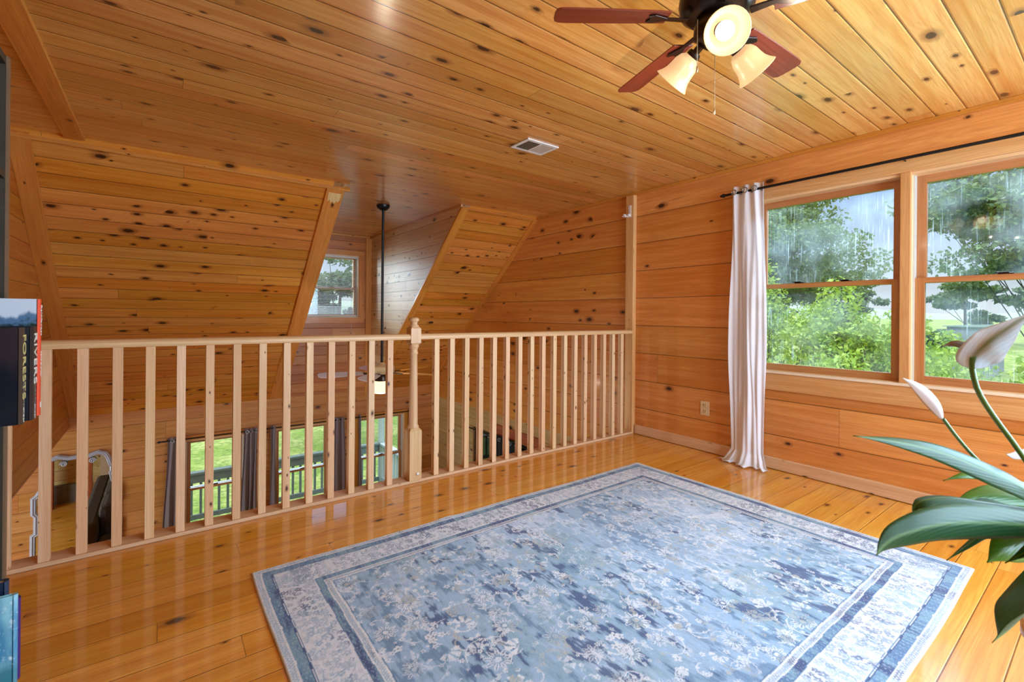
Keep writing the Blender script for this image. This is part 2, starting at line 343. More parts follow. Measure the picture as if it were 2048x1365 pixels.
# ------------------------------------------------------------------ mesh helpers
class MB:
    def __init__(s): s.v = []; s.f = []; s.uv = []; s.sm = []
    def face(s, pts, grain=None, smooth=False, uv=None):
        i = len(s.v); s.v += [tuple(p) for p in pts]; s.f.append(tuple(range(i, i+len(pts))))
        if uv is None:
            P = [Vector(p) for p in pts]
            n = (P[1]-P[0]).cross(P[2]-P[0])
            if n.length < 1e-12: n = Vector((0, 0, 1))
            n.normalize(); gr = Vector(grain or (1, 0, 0)).normalized()
            if abs(n.dot(gr)) > .85: gr = Vector((0, 0, 1)) if abs(n.z) < .8 else Vector((0, 1, 0))
            gr = (gr - n*n.dot(gr)).normalized(); ax = n.cross(gr)
            k = max(range(3), key=lambda j: abs(ax[j]))
            if ax[k] < 0: ax = -ax
            uv = [(p.dot(gr), p.dot(ax)) for p in P]
        s.uv.append(uv); s.sm.append(smooth)
    def hexa(s, c, grain=None):
        """eight corners: bottom ring 0..3, top ring 4..7"""
        for q in ((3, 2, 1, 0), (4, 5, 6, 7), (0, 1, 5, 4), (1, 2, 6, 5), (2, 3, 7, 6), (3, 0, 4, 7)): s.face([c[i] for i in q], grain)
    def box(s, a, b, grain=None):
        x0, x1 = sorted((a[0], b[0])); y0, y1 = sorted((a[1], b[1])); z0, z1 = sorted((a[2], b[2]))
        s.hexa([(x0, y0, z0), (x1, y0, z0), (x1, y1, z0), (x0, y1, z0), (x0, y0, z1), (x1, y0, z1), (x1, y1, z1), (x0, y1, z1)], grain)
    def bar(s, p, q, w, h, up=(0, 0, 1), grain=None):
        p, q = Vector(p), Vector(q); d = (q-p).normalized(); u = Vector(up); u = (u-d*u.dot(d)).normalized(); r = d.cross(u)
        c = []
        for e in (p, q): c.append([e-r*w/2-u*h/2, e+r*w/2-u*h/2, e+r*w/2+u*h/2, e-r*w/2+u*h/2])
        s.hexa(c[0]+c[1], grain or d)
    def prism(s, poly, ext, grain=None):
        """extrude a planar polygon (3d points) by vector ext"""
        ext = Vector(ext); A = [Vector(p) for p in poly]; B = [p+ext for p in A]; n = len(A)
        s.face(A[::-1], grain); s.face(B, grain)
        for i in range(n): s.face([A[i], A[(i+1) % n], B[(i+1) % n], B[i]], grain)
    def grid(s, P, closed_u=False, smooth=True, uvs=None, flip=False):
        """P[i][j] points"""
        i0 = len(s.v); nu, nv = len(P), len(P[0])
        for r in P: s.v += [tuple(p) for p in r]
        for i in range(nu if closed_u else nu-1):
            for j in range(nv-1):
                a, b = i, (i+1) % nu
                q = [i0+a*nv+j, i0+b*nv+j, i0+b*nv+j+1, i0+a*nv+j+1]
                if flip: q = q[::-1]
                s.f.append(tuple(q)); s.sm.append(smooth)
                if uvs: t = [uvs[a][j], uvs[b][j] if b else uvs[a][j], uvs[b][j+1] if b else uvs[a][j+1], uvs[a][j+1]]
                else: t = [(j*.03, a*.02), (j*.03, (a+1)*.02), ((j+1)*.03, (a+1)*.02), ((j+1)*.03, a*.02)]
                s.uv.append(t[::-1] if flip else t)
    def lathe(s, prof, c=(0, 0, 0), axis=(0, 0, 1), seg=28, caps=True):
        ax = Vector(axis).normalized(); t = Vector((1, 0, 0)) if abs(ax.x) < .9 else Vector((0, 1, 0))
        e1 = (t-ax*t.dot(ax)).normalized(); e2 = ax.cross(e1); c = Vector(c)
        P = [[c+ax*z+(e1*math.cos(2*PI*k/seg)+e2*math.sin(2*PI*k/seg))*max(r, 1e-4) for r, z in prof] for k in range(seg)]
        uvs = [[(z, k*.012) for r, z in prof] for k in range(seg)]
        s.grid(P, True, True, uvs)
        if caps:
            for e, fl in ((0, True), (-1, False)):
                if prof[e][0] > 1e-3:
                    ring = [P[k][e] for k in range(seg)]
                    s.face(ring[::-1] if fl else ring)
    def tube(s, pts, r, seg=10):
        pts = [Vector(p) for p in pts]; n = len(pts); rr = r if isinstance(r, (list, tuple)) else [r]*n
        P = []; prev = None
        for i, p in enumerate(pts):
            d = (pts[min(i+1, n-1)]-pts[max(i-1, 0)]).normalized()
            if prev is None: prev = Vector((0, 0, 1)) if abs(d.z) < .9 else Vector((1, 0, 0))
            u = (prev-d*prev.dot(d)).normalized(); prev = u; w = d.cross(u)
            P.append([p+(u*math.cos(2*PI*k/seg)+w*math.sin(2*PI*k/seg))*rr[i] for k in range(seg)])
        Q = [[P[i][k] for i in range(n)] for k in range(seg)]
        s.grid(Q, True, True, flip=True)
        s.face([P[0][k] for k in range(seg)]); s.face([P[-1][k] for k in range(seg)][::-1])
    def sphere(s, c, r, seg=16):
        rr = r if isinstance(r, (tuple, list)) else (r, r, r)
        prof = [(math.sin(PI*i/10), -math.cos(PI*i/10)) for i in range(11)]
        P = [[(c[0]+rr[0]*a*math.cos(2*PI*k/seg), c[1]+rr[1]*a*math.sin(2*PI*k/seg), c[2]+rr[2]*b) for a, b in prof] for k in range(seg)]
        s.grid(P, True, True)
    def build(s, name, mat, parent=None, origin=None, bevel=0):
        org = Vector(origin) if origin is not None else Vector((0, 0, 0))
        me = bpy.data.meshes.new(name)
        base = org
        if parent is not None:
            base = Vector((0, 0, 0)); p = parent
            while p is not None: base += Vector(p.location); p = p.parent
            base += Vector((0, 0, 0))
        me.from_pydata([tuple(Vector(v)-base) for v in s.v], [], s.f)
        ul = me.uv_layers.new(name='UVMap')
        flat = np.array([c for t in s.uv for p in t for c in p], dtype=np.float32); ul.data.foreach_set('uv', flat)
        me.polygons.foreach_set('use_smooth', s.sm)
        me.materials.append(mat); me.update(); me.validate()
        o = bpy.data.objects.new(name, me); C.objects.link(o)
        if parent is not None: o.parent = parent
        else: o.location = org
        if bevel:
            bm = bmesh.new(); bm.from_mesh(me); bmesh.ops.remove_doubles(bm, verts=bm.verts, dist=1e-5)
            bm.to_mesh(me); bm.free()
            m = o.modifiers.new('edge', 'BEVEL'); m.width = bevel; m.segments = 2; m.limit_method = 'ANGLE'
        return o
def tag(o, label, cat, group=None):
    o['label'] = label; o['category'] = cat
    if group: o['group'] = group
    return o
def thing(name, label, cat, loc, group=None):
    o = bpy.data.objects.new(name, None); C.objects.link(o); o.location = loc; o.empty_display_size = .1
    return tag(o, label, cat, group)
def struct(o): o['kind'] = 'structure'; return o
def boxobj(name, a, b, mat, parent=None, grain=None, bevel=0, origin=None):
    m = MB(); m.box(a, b, grain); return m.build(name, mat, parent, origin, bevel)
def sthing(name, loc=(0, 0, 0)):
    o = bpy.data.objects.new(name, None); C.objects.link(o); o.location = loc; o['kind'] = 'structure'; return o

# ------------------------------------------------------------------ measured sizes of the place
GX, LX, FY, BY, H = 3.56, -.80, 6.90, -2.05, 2.265     # gable wall, left wall, far wall, back wall, ceiling
RY = 2.83                                              # railing line
KY, EZ = 4.23, -.05                                    # where the ceiling starts to slope, where the slope ends
LF = -2.50                                             # lower floor
LLX, LBY = -4.0, 1.7                                   # lower room goes further left; its back wall
DX0, DX1 = 1.30, 2.52                                  # dormer opening
def cells(mb, fixed, thick, rng_a, rng_b, holes, plane, grain):
    """a wall slab with rectangular holes; plane 'x','y','z' = the fixed axis"""
    A = sorted({rng_a[0], rng_a[1], *[h[0] for h in holes], *[h[1] for h in holes]}); B = sorted({rng_b[0], rng_b[1], *[h[2] for h in holes], *[h[3] for h in holes]})
    for i in range(len(A)-1):
        run = None
        for j in range(len(B)-1):
            ca, cb = (A[i]+A[i+1])/2, (B[j]+B[j+1])/2
            hole = any(h[0] < ca < h[1] and h[2] < cb < h[3] for h in holes)
            if not hole: run = [run[0] if run else B[j], B[j+1]]
            if (hole or j == len(B)-2) and run:
                lo = {'x': (fixed, A[i], run[0]), 'y': (A[i], fixed, run[0]), 'z': (A[i], run[0], fixed)}[plane]
                hi = {'x': (fixed+thick, A[i+1], run[1]), 'y': (A[i+1], fixed+thick, run[1]), 'z': (A[i+1], run[1], fixed+thick)}[plane]
                mb.box(lo, hi, grain); run = None

# floor of the loft and of the room below
m = MB(); m.box((LX, BY, -.22), (GX, RY+.07, 0), (1, 0, 0)); struct(m.build('floor', MAT['floor']))
m = MB(); m.box((LLX, LBY, LF-.1), (GX, FY, LF), (1, 0, 0)); struct(m.build('floor_lower', MAT['floor']))
m = MB(); m.box((LLX, LBY, -.22), (LX-.10, FY, -.13), (0, 1, 0)); struct(m.build('ceiling_lower_side', MAT['olive']))
# ceiling: flat boards run the length of the room, over the dormer too
m = MB(); m.box((LX, BY, H), (GX, KY, H+.06), (1, 0, 0)); m.box((DX0, KY, H), (DX1, FY, H+.06), (1, 0, 0)); struct(m.build('ceiling', MAT['ceiling']))
# sloped ceiling either side of the dormer
m = MB()
for x0, x1 in ((LX, DX0), (DX1, GX)):
    m.hexa([(x0, KY, H), (x0, FY, EZ), (x0, FY, EZ+.09), (x0, KY, H+.09), (x1, KY, H), (x1, FY, EZ), (x1, FY, EZ+.09), (x1, KY, H+.09)], (1, 0, 0))
struct(m.build('ceiling_slope', MAT['slope']))
# far wall with the dormer window and the three lower windows
DWX0, DWX1, DWZ0, DWZ1 = 1.55, 2.33, 1.04, 1.96
LW = [(.225, .865), (1.215, 1.935), (2.345, 3.07)]; LWZ0, LWZ1 = -1.78, -.46
m = MB(); cells(m, FY, .14, (LLX, GX+.14), (LF-.1, EZ), [(a, b, LWZ0, LWZ1) for a, b in LW], 'y', (1, 0, 0)); struct(m.build('wall_far', MAT['farwall']))
m = MB(); cells(m, FY, .14, (DX0-.1, DX1+.1), (EZ, H+.1), [(DWX0, DWX1, DWZ0, DWZ1)], 'y', (1, 0, 0)); struct(m.build('wall_dormer_front', MAT['dormer']))
# dormer cheeks (triangles between the slope and the dormer ceiling)
for nm, x, e in (('wall_dormer_right', DX1-.005, .10), ('wall_dormer_left', DX0+.005, -.10)):
    m = MB(); m.prism([(x, KY, H), (x, FY, EZ), (x, FY, H)], (e, 0, 0), (0, 1, 0)); struct(m.build(nm, MAT['cheek']))
# gable wall on the right: windows and the lower door
GW = [(.818, 1.72), (.0, .80), (-1.55, -.05)]; GWZ0, GWZ1 = .70, 1.975
DY0, DY1, DZ1 = 3.7, 5.64, -.50
PY = 2.84
m = MB(); cells(m, GX, .16, (BY, PY), (-.22, H+.1), [(a, b, GWZ0, GWZ1) for a, b in GW], 'x', (0, 1, 0)); struct(m.build('wall_gable', MAT['gable']))
m = MB(); cells(m, GX, .16, (PY, FY), (-.22, H+.1), [], 'x', (0, 1, 0)); struct(m.build('wall_gable_far', MAT['gable_knotty']))
m = MB(); cells(m, GX, .16, (LBY, FY), (LF-.1, -.22), [(DY0, DY1, LF, DZ1)], 'x', (0, 1, 0)); struct(m.build('wall_gable_lower', MAT['olive']))
# left wall of the loft, its back wall, and the lower room's other walls
m = MB(); m.box((LX-.10, BY, -.15), (LX, RY+.07, H+.06), (0, 1, 0)); m.prism([(LX, RY+.07, -.15), (LX, FY, -.15), (LX, FY, EZ+.05), (LX, KY, H+.06), (LX, RY+.07, H+.06)], (-.10, 0, 0), (0, 1, 0)); struct(m.build('wall_left', MAT['leftwall']))
m = MB(); m.box((LX-.1, BY-.1, -.15), (GX+.16, BY, H+.06), (1, 0, 0)); struct(m.build('wall_back', MAT['gable']))
m = MB(); m.box((LLX-.1, LBY-.1, LF-.1), (LLX, FY, -.13), (0, 1, 0)); struct(m.build('wall_lower_left', MAT['olive']))
m = MB(); m.box((LLX-.1, LBY-.1, LF-.1), (-.95, LBY, -.13), (1, 0, 0)); struct(m.build('wall_lower_back', MAT['olive']))
m = MB(); m.box((-.95, LBY-.1, LF-.1), (GX+.1, LBY, -.22), (1, 0, 0)); struct(m.build('wall_lower_plaster', MAT['tan']))

# ------------------------------------------------------------------ trim of the setting
def trim(n, a, b, w, h, mat='trim', up=(0, 0, 1), grain=None):
    m = MB(); m.bar(a, b, w, h, up, grain); return struct(m.build('trim_%d' % n, MAT[mat], bevel=.003))
sl = Vector((0, FY-KY, EZ-H)).normalized(); sn_ = Vector((0, sl.z, -sl.y))        # along the slope; into the room
def on_slope(x, y, off=0.0):
    k = (y-KY)/(FY-KY); return Vector((x, y, H+(EZ-H)*k)) + sn_*off
trim(1, (GX-.011, BY+.02, H-.013), (GX-.011, KY+.02, H-.013), .022, .026)                       # cove under the ceiling, gable side
trim(2, on_slope(DX0-.072, KY+.03, .010), on_slope(DX0-.072, FY-.03, .010), .15, .028, up=sn_)       # board along the left edge of the dormer
trim(3, on_slope(DX1+.040, KY+.03, .006), on_slope(DX1+.040, FY-.03, .006), .092, .028, up=sn_)
trim(4, on_slope(LX+.055, KY+.02, .012), on_slope(LX+.055, FY-.03, .012), .11, .024, up=sn_)
trim(5, on_slope(GX-.03, KY+.02, .010), on_slope(GX-.03, FY-.03, .010), .06, .02, up=sn_)
trim(6, (-.475, BY+.02, H-.010), (-.475, KY-.01, H-.010), .105, .02)                             # flat batten on the ceiling
trim(7, (LX, KY+.035, H-.035), (DX0+.05, KY+.035, H-.035), .018, .05, up=(0, .6, .8))           # strip along the kink
trim(8, (DX1, KY+.02, H-.028), (GX-.02, KY+.02, H-.028), .016, .03, up=(0, .6, .8))
trim(9, (DX1-.011, KY, H-.014), (DX1-.011, FY-.01, H-.014), .022, .028, 'casing')                # top of the right cheek
trim(10, (DX1-.045, FY-.011, H-.03), (DX1-.045, FY-.011, EZ-.06), .022, .09, up=(1, 0, 0))       # corner post of the dormer
trim(11, (DX0, FY-.010, H-.015), (DX1-.03, FY-.010, H-.015), .02, .028)
trim(12, (DX0+.011, KY+.3, H-.014), (DX0+.011, FY-.01, H-.014), .022, .028)
trim(13, (LX+.011, KY, H-.25), (LX+.011, KY, H-.02), .022, .05, up=(0, 1, 0))
pw = [(.0, .0), (.112, .0), (.110, .075), (.094, .10), (.088, .082), (.070, .118), (.055, .09), (.040, .112), (.028, .078), (.012, .095)]
m = MB(); m.prism([on_slope(DX0-.128+a, KY+.075, .0245)+sl*b for a, b in pw], tuple(sn_*.0012), (0, 1, 0)); struct(m.build('trim_18', MAT['palepatch']))
o = boxobj('baseboard_gable', (GX-.022, BY+.02, .004), (GX, PY-.055, .085), MAT['plate'], grain=(0, 1, 0), bevel=.003); struct(o)
struct(boxobj('baseboard_left', (LX, BY+.02, .0), (LX+.02, RY-.06, .085), MAT['plate'], grain=(0, 1, 0), bevel=.003))
struct(boxobj('trim_14', (GX-.045, PY-.045, .0), (GX, PY+.045, H-.026), MAT['casing'], grain=(0, 0, 1), bevel=.003))   # post at the end of the railing
struct(boxobj('trim_15', (LX, RY+.07, -.235), (GX, RY+.09, -.001), MAT['trim'], grain=(1, 0, 0), bevel=.002))            # fascia of the loft edge
struct(boxobj('trim_16', (LX-.11, RY, -.165), (LX+.0, FY-.0, -.15), MAT['trim'], grain=(0, 1, 0)))
struct(boxobj('trim_17', (GX-.024, 4.1, DZ1+.02), (GX, DY1-.55, DZ1+.15), MAT['header'], grain=(0, 1, 0)))

# ------------------------------------------------------------------ double-hung windows
def hung(n, axis, fixed, inward, a0, a1, z0, z1, split, fs=.045, depth=.12, g='glass', locks=2, mats=('casing', 'sash'), apron=True):
    """window in a wall; axis is the one the wall runs along. inward = direction of the room (+-1) on the other axis"""
    def pt(a, d, z): return (fixed - inward*d, a, z) if axis == 'y' else (a, fixed - inward*d, z)   # d = depth into the wall
    ctr = pt((a0+a1)/2, 0, z0)
    w = sthing('window_%d' % n, ctr)
    gr = (0, 1, 0) if axis == 'y' else (1, 0, 0); Z = (0, 0, 1)
    def bx(mb, a, b, d0, d1, za, zb, grain): mb.box(pt(a, d0, za), pt(b, d1, zb), grain)
    # jamb liner
    m = MB(); t = .016
    bx(m, a0, a0+t, .0, depth, z0, z1, Z); bx(m, a1-t, a1, .0, depth, z0, z1, Z); bx(m, a0+t, a1-t, .0, depth, z1-t, z1, gr); bx(m, a0+t, a1-t, .0, depth, z0, z0+t, gr)
    m.build('window_frame', MAT['jamb'], w)
    m = MB(); bx(m, a0+t, a0+t+.008, .03, .10, z0+t, z1-t, Z); bx(m, a1-t-.008, a1-t, .03, .10, z0+t, z1-t, Z); m.build('window_track', MAT['vinyl'], w)
    b0, b1 = a0+t+.008, a1-t-.008
    # upper sash (outer), lower sash (inner)
    for nm, d, za, zb, bot in (('upper_sash', .075, split-.012, z1-t, .034), ('lower_sash', .040, z0+t, split+.018, fs)):
        m = MB(); top = fs if nm == 'upper_sash' else .030
        bx(m, b0, b0+fs, d, d+.032, za, zb, Z); bx(m, b1-fs, b1, d, d+.032, za, zb, Z)
        bx(m, b0+fs, b1-fs, d, d+.032, zb-top, zb, gr); bx(m, b0+fs, b1-fs, d, d+.032, za, za+bot, gr)
        s = m.build(nm, MAT[mats[1]], w)
        m = MB(); bx(m, b0+fs-.004, b1-fs+.004, d+.014, d+.018, za+bot-.004, zb-top+.004, gr)
        q = m.build('pane', MAT[g], s)
        if nm == 'lower_sash' and locks:
            for k in range(locks):
                aa = b0+(b1-b0)*((k+1)/(locks+1) if locks > 1 else .5)
                m = MB(); bx(m, aa-.03, aa+.03, d+.002, d+.028, zb, zb+.008, gr); bx(m, aa-.012, aa+.040, d-.004, d+.014, zb+.008, zb+.014, gr); m.build('sash_lock', MAT['bronze'], s, bevel=.002)
    return w, bx
Z = (0, 0, 1)
wA, bxA = hung(1, 'y', GX, -1, GW[0][0], GW[0][1], GWZ0, GWZ1, 1.325, g='dirtyglass')
wB, bxB = hung(2, 'y', GX, -1, GW[1][0], GW[1][1], GWZ0, GWZ1, 1.325, g='dirtyglass', locks=1)
# casing round the pair: head, mullion, sill and apron
def gbox(name, y0, y1, z0, z1, d, mat, parent=None): return boxobj(name, (GX-d, y0, z0), (GX, y1, z1), MAT[mat], parent, grain=(0, 1, 0) if abs(y1-y0) > abs(z1-z0) else Z, bevel=.003)
cas = sthing('window_3', (GX, .8, .7))
gbox('head_casing', -.06, 1.79, GWZ1, GWZ1+.085, .020, 'casing', cas); gbox('mullion', .785, .835, GWZ0, GWZ1, .018, 'casing', cas)
gbox('side_casing', 1.72, 1.79, GWZ0, GWZ1, .020, 'casing', cas)
gbox('side_casing', -.06, .0, GWZ0, GWZ1, .020, 'casing', cas)
gbox('window_sill', -.08, 1.81, GWZ0-.004, GWZ0+.013, .034, 'sill', cas); gbox('apron', -.06, 1.79, GWZ0-.125, GWZ0-.004, .022, 'casing', cas)
wC, _ = hung(4, 'y', GX, -1, GW[2][0], GW[2][1], GWZ0, GWZ1, 1.325, locks=0)
# dormer window
wD, _ = hung(5, 'x', FY, -1*-1, DWX0, DWX1, DWZ0, DWZ1, 1.50, fs=.035, locks=1) if False else (None, None)
def hungy(n, a0, a1, z0, z1, split, fs=.035, locks=1, cz=.075, g='glass'):
    w, bx = hung(n, 'x', FY, -1, a0, a1, z0, z1, split, fs=fs, locks=locks, g=g)
    m = MB(); c = cz
    m.box((a0-c, FY-.02, z1), (a1+c, FY, z1+c), (1, 0, 0)); m.box((a0-c, FY-.02, z0-c), (a1+c, FY, z0), (1, 0, 0))
    m.box((a0-c, FY-.02, z0), (a0, FY, z1), Z); m.box((a1, FY-.02, z0), (a1+c, FY, z1), Z)
    m.build('window_casing', MAT['trim'], w, bevel=.002)
    return w
hungy(5, DWX0, DWX1, DWZ0, DWZ1, 1.47)
for k, (a, b) in enumerate(LW): hungy(6+k, a, b, LWZ0, LWZ1, -1.085, fs=.04, cz=.055)
# white mini blind in the dormer window
bl = thing('mini_blind', 'white mini blind lowered over the small dormer window', 'blind', ((DWX0+DWX1)/2, FY+.02, DWZ1-.03))
boxobj('headrail', (DWX0+.02, FY+.004, DWZ1-.042), (DWX1-.02, FY+.030, DWZ1-.017), MAT['white'], bl)
m = MB()
z = DWZ1-.052
while z > DWZ0+.05:
    m.hexa([(DWX0+.024, FY+.006, z-.001), (DWX1-.024, FY+.006, z-.001), (DWX1-.024, FY+.028, z+.0045), (DWX0+.024, FY+.028, z+.0045),
            (DWX0+.024, FY+.006, z-.0003), (DWX1-.024, FY+.006, z-.0003), (DWX1-.024, FY+.028, z+.0052), (DWX0+.024, FY+.028, z+.0052)], (1, 0, 0)); z -= .0205 if z > 1.22 else .0105
sl_ = m.build('slats', MAT['white'], bl)
boxobj('bottom_rail', (DWX0+.024, FY+.006, DWZ0+.022), (DWX1-.024, FY+.028, DWZ0+.040), MAT['white'], bl)
m = MB(); m.tube([(2.22, FY-.006, DWZ1-.04), (2.22, FY-.008, .70)], .0018, 6); m.build('cord', MAT['white'], bl)

# lower door with dark frame, dark curtain beside it
d = sthing('door_1', (GX, (DY0+DY1)/2, LF))
m = MB()
for y0, y1, z0, z1 in ((DY1-.03, DY1, LF, DZ1), (DY0, DY0+.05, LF, DZ1), (DY0, DY1, DZ1-.05, DZ1), (DY1-.115, DY1-.075, LF, DZ1-.05), (4.66, 4.74, LF, DZ1-.05), (DY0, DY1, LF, LF+.08)):
    m.box((GX+.03, y0, z0), (GX+.10, y1, z1), Z if z1-z0 > 1 else (0, 1, 0))
m.build('door_frame', MAT['black'], d)
boxobj('pane', (GX+.06, DY0+.05, LF+.08), (GX+.066, DY1-.03, DZ1-.05), MAT['glass'], d)

# ------------------------------------------------------------------ railing
rail = thing('loft_railing', 'pale pine railing with square balusters and turned newel along the loft edge', 'railing', (1.4, RY, 0))
ZB, ZT, ZR = .019, .936, .972
boxobj('base_plate', (LX, RY-.035, 0), (GX-.045, RY+.075, ZB), MAT['plate'], rail, grain=(1, 0, 0), bevel=.003)
def handrail(x0, x1):
    pr = [(-.030, 0), (-.033, .010), (-.032, .022), (-.024, .032), (-.010, .037), (.010, .037), (.024, .032), (.032, .022), (.033, .010), (.030, 0)]
    m = MB(); m.prism([(x0, RY+a, ZT+b) for a, b in pr], (x1-x0, 0, 0), (1, 0, 0)); return m.build('handrail', MAT['newel'], rail, bevel=.001)
NX = 1.322
handrail(LX, NX-.033); handrail(NX+.033, GX-.045)
bs = .0183
def baluster_mesh():
    m = MB(); m.box((-bs, -bs, ZB), (bs, bs, ZT), Z); o = m.build('baluster', MAT['palewood'], rail, bevel=.0015); return o
bal0 = None
for k, x in enumerate([-.523+.1197*i for i in range(-2, 15)] + [1.481+.1189*i for i in range(17)]):
    m = MB(); m.box((x-bs, RY-bs-.006, ZB), (x+bs, RY+bs-.006, ZT), Z)
    # every baluster is cut from its own stick
    du = random.uniform(0, 40); dv = random.uniform(0, 40)
    m.uv = [[(a+du, b+dv) for a, b in t] for t in m.uv]
    o = m.build('baluster', MAT['palewood'], rail, bevel=.0015)
    o.rotation_euler = (0, 0, 0)
# turned newel post
nw = MB(); hw = .043
nw.box((NX-hw, RY-hw, ZB), (NX+hw, RY+hw, .340), Z)
sq = lambda r, z: [(NX-r, RY-r, z), (NX+r, RY-r, z), (NX+r, RY+r, z), (NX-r, RY+r, z)]
nw.hexa(sq(hw, .340)+sq(.030, .356), Z)
nb = MB(); nb.hexa(sq(.026, .902)+sq(.036, .914), Z); nb.hexa(sq(.036, .914)+sq(.036, 1.008), Z); nb.hexa(sq(.036, 1.008)+sq(.026, 1.020), Z)
newel = nw.build('newel_post', MAT['newel'], rail, bevel=.002); nb.build('newel_block', MAT['newel'], newel, bevel=.002)
m = MB(); m.lathe([(.030, .350), (.036, .356), (.037, .366), (.031, .374), (.029, .380), (.0285, .45), (.027, .60), (.025, .75), (.0235, .835), (.028, .842), (.0285, .850), (.024, .856), (.026, .875), (.033, .888), (.0345, .896), (.030, .904)], (NX, RY, 0), seg=32)
m.build('turned_shaft', MAT['newel'], newel)
m = MB(); m.lathe([(.024, 1.014), (.030, 1.020), (.031, 1.027), (.024, 1.034), (.021, 1.042), (.024, 1.050), (.032, 1.058), (.034, 1.066), (.030, 1.075), (.020, 1.080), (.0, 1.082)], (NX, RY, 0), seg=32)
m.build('finial', MAT['newel'], newel)
m = MB(); m.lathe([(.011, 0), (.011, .006), (.006, .010), (0, .011)], (NX+.012, RY-hw, .062), (0, -1, 0), 16); m.build('screw_cap', MAT['white'], newel)
# white gate bracket on the end post
br = thing('wall_bracket', 'small white folding bracket screwed to the post above the railing end', 'bracket', (GX-.045, PY, 2.08))
boxobj('mounting_plate', (GX-.051, PY-.018, 2.035), (GX-.045, PY+.012, 2.145), MAT['white'], br, bevel=.002)
m = MB(); m.box((GX-.075, PY-.012, 2.037), (GX-.051, PY+.02, 2.062)); m.box((GX-.115, PY+.000, 2.032), (GX-.06, PY+.035, 2.042)); m.box((GX-.11, PY+.008, 2.042), (GX-.09, PY+.028, 2.058)); m.build('arm', MAT['white'], br, bevel=.002)

# outlet on the gable wall
ou = thing('power_outlet', 'almond duplex power outlet low on the board wall left of the curtain', 'outlet', (GX, 2.09, .35))
boxobj('cover_plate', (GX-.006, 2.052, .293), (GX, 2.128, .408), MAT['socket'], ou, bevel=.002)
for z in (.327, .376):
    m = MB(); m.box((GX-.009, 2.073, z-.016), (GX-.006, 2.107, z+.016)); r = m.build('receptacle', MAT['socket'], ou, bevel=.002)
    m = MB(); m.box((GX-.0096, 2.081, z-.004), (GX-.009, 2.084, z+.010)); m.box((GX-.0096, 2.096, z-.004), (GX-.009, 2.099, z+.010)); m.box((GX-.0096, 2.088, z-.012), (GX-.009, 2.092, z-.007)); m.build('slots', MAT['slot'], r)

# ceiling register
vt = thing('ceiling_vent', 'white two-way metal air register in the pine ceiling', 'vent', (2.04, 2.472, H))
vx0, vx1, vy0, vy1 = 1.905, 2.178, 2.374, 2.572
m = MB(); e = .026
for a, b, c_, d_ in ((vx0, vx1, vy0, vy0+e), (vx0, vx1, vy1-e, vy1), (vx0, vx0+e, vy0+e, vy1-e), (vx1-e, vx1, vy0+e, vy1-e), (2.037, 2.047, vy0+e, vy1-e)): m.box((a, c_, H-.008), (b, d_, H-.0005))
m.build('frame', MAT['white'], vt, bevel=.0015)
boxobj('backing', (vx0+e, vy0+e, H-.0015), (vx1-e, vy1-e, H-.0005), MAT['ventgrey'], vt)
for s0, s1, sg in ((vx0+e, 2.037, 1), (2.047, vx1-e, -1)):
    m = MB(); x = s0+.004
    while x < s1-.003:
        m.hexa([(x, vy0+e, H-.008), (x+.0008, vy0+e, H-.008), (x+.0008+sg*.004, vy0+e, H-.0015), (x+sg*.004, vy0+e, H-.0015), (x, vy1-e, H-.008), (x+.0008, vy1-e, H-.008), (x+.0008+sg*.004, vy1-e, H-.0015), (x+sg*.004, vy1-e, H-.0015)]); x += .0068
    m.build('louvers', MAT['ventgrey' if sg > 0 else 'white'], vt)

# ------------------------------------------------------------------ curtain rods and curtains
def rod(name_label, a, b, r, fr, brackets, wall):
    t = thing('curtain_rod', name_label, 'curtain rod', a)
    m = MB(); m.tube([a, b], r, 12); m.build('rod', MAT['black'], t)
    dirv = (Vector(b)-Vector(a)).normalized()
    for p, s in ((Vector(a), -1), (Vector(b), 1)):
        m = MB(); m.lathe([(fr*.5, 0), (fr*.55, fr*.3), (fr*.4, fr*.5), (fr*.75, fr*.9), (fr, fr*1.5), (fr*.8, fr*2.1), (fr*.45, fr*2.4), (fr*.55, fr*2.7), (fr*.35, fr*3.1), (0, fr*3.2)], p, dirv*s, 14); m.build('finial', MAT['black'], t)
    for p in brackets:
        p = Vector(p); q = p + Vector(wall); m = MB(); m.tube([q, p], r*.45, 8); m.lathe([(r*1.3, 0), (r*1.3, r*.6)], q, -Vector(wall), 12); m.build('bracket', MAT['black'], t)
    return t
RX, RZ = GX-.085, 2.042
rod('long black curtain rod with ball finial above the loft windows', (RX, 1.875, RZ), (RX, -.25, RZ), .0095, .017, [(RX, 1.845, RZ), (RX, .81, RZ), (RX, -.1, RZ)], (GX-RX, 0, 0))

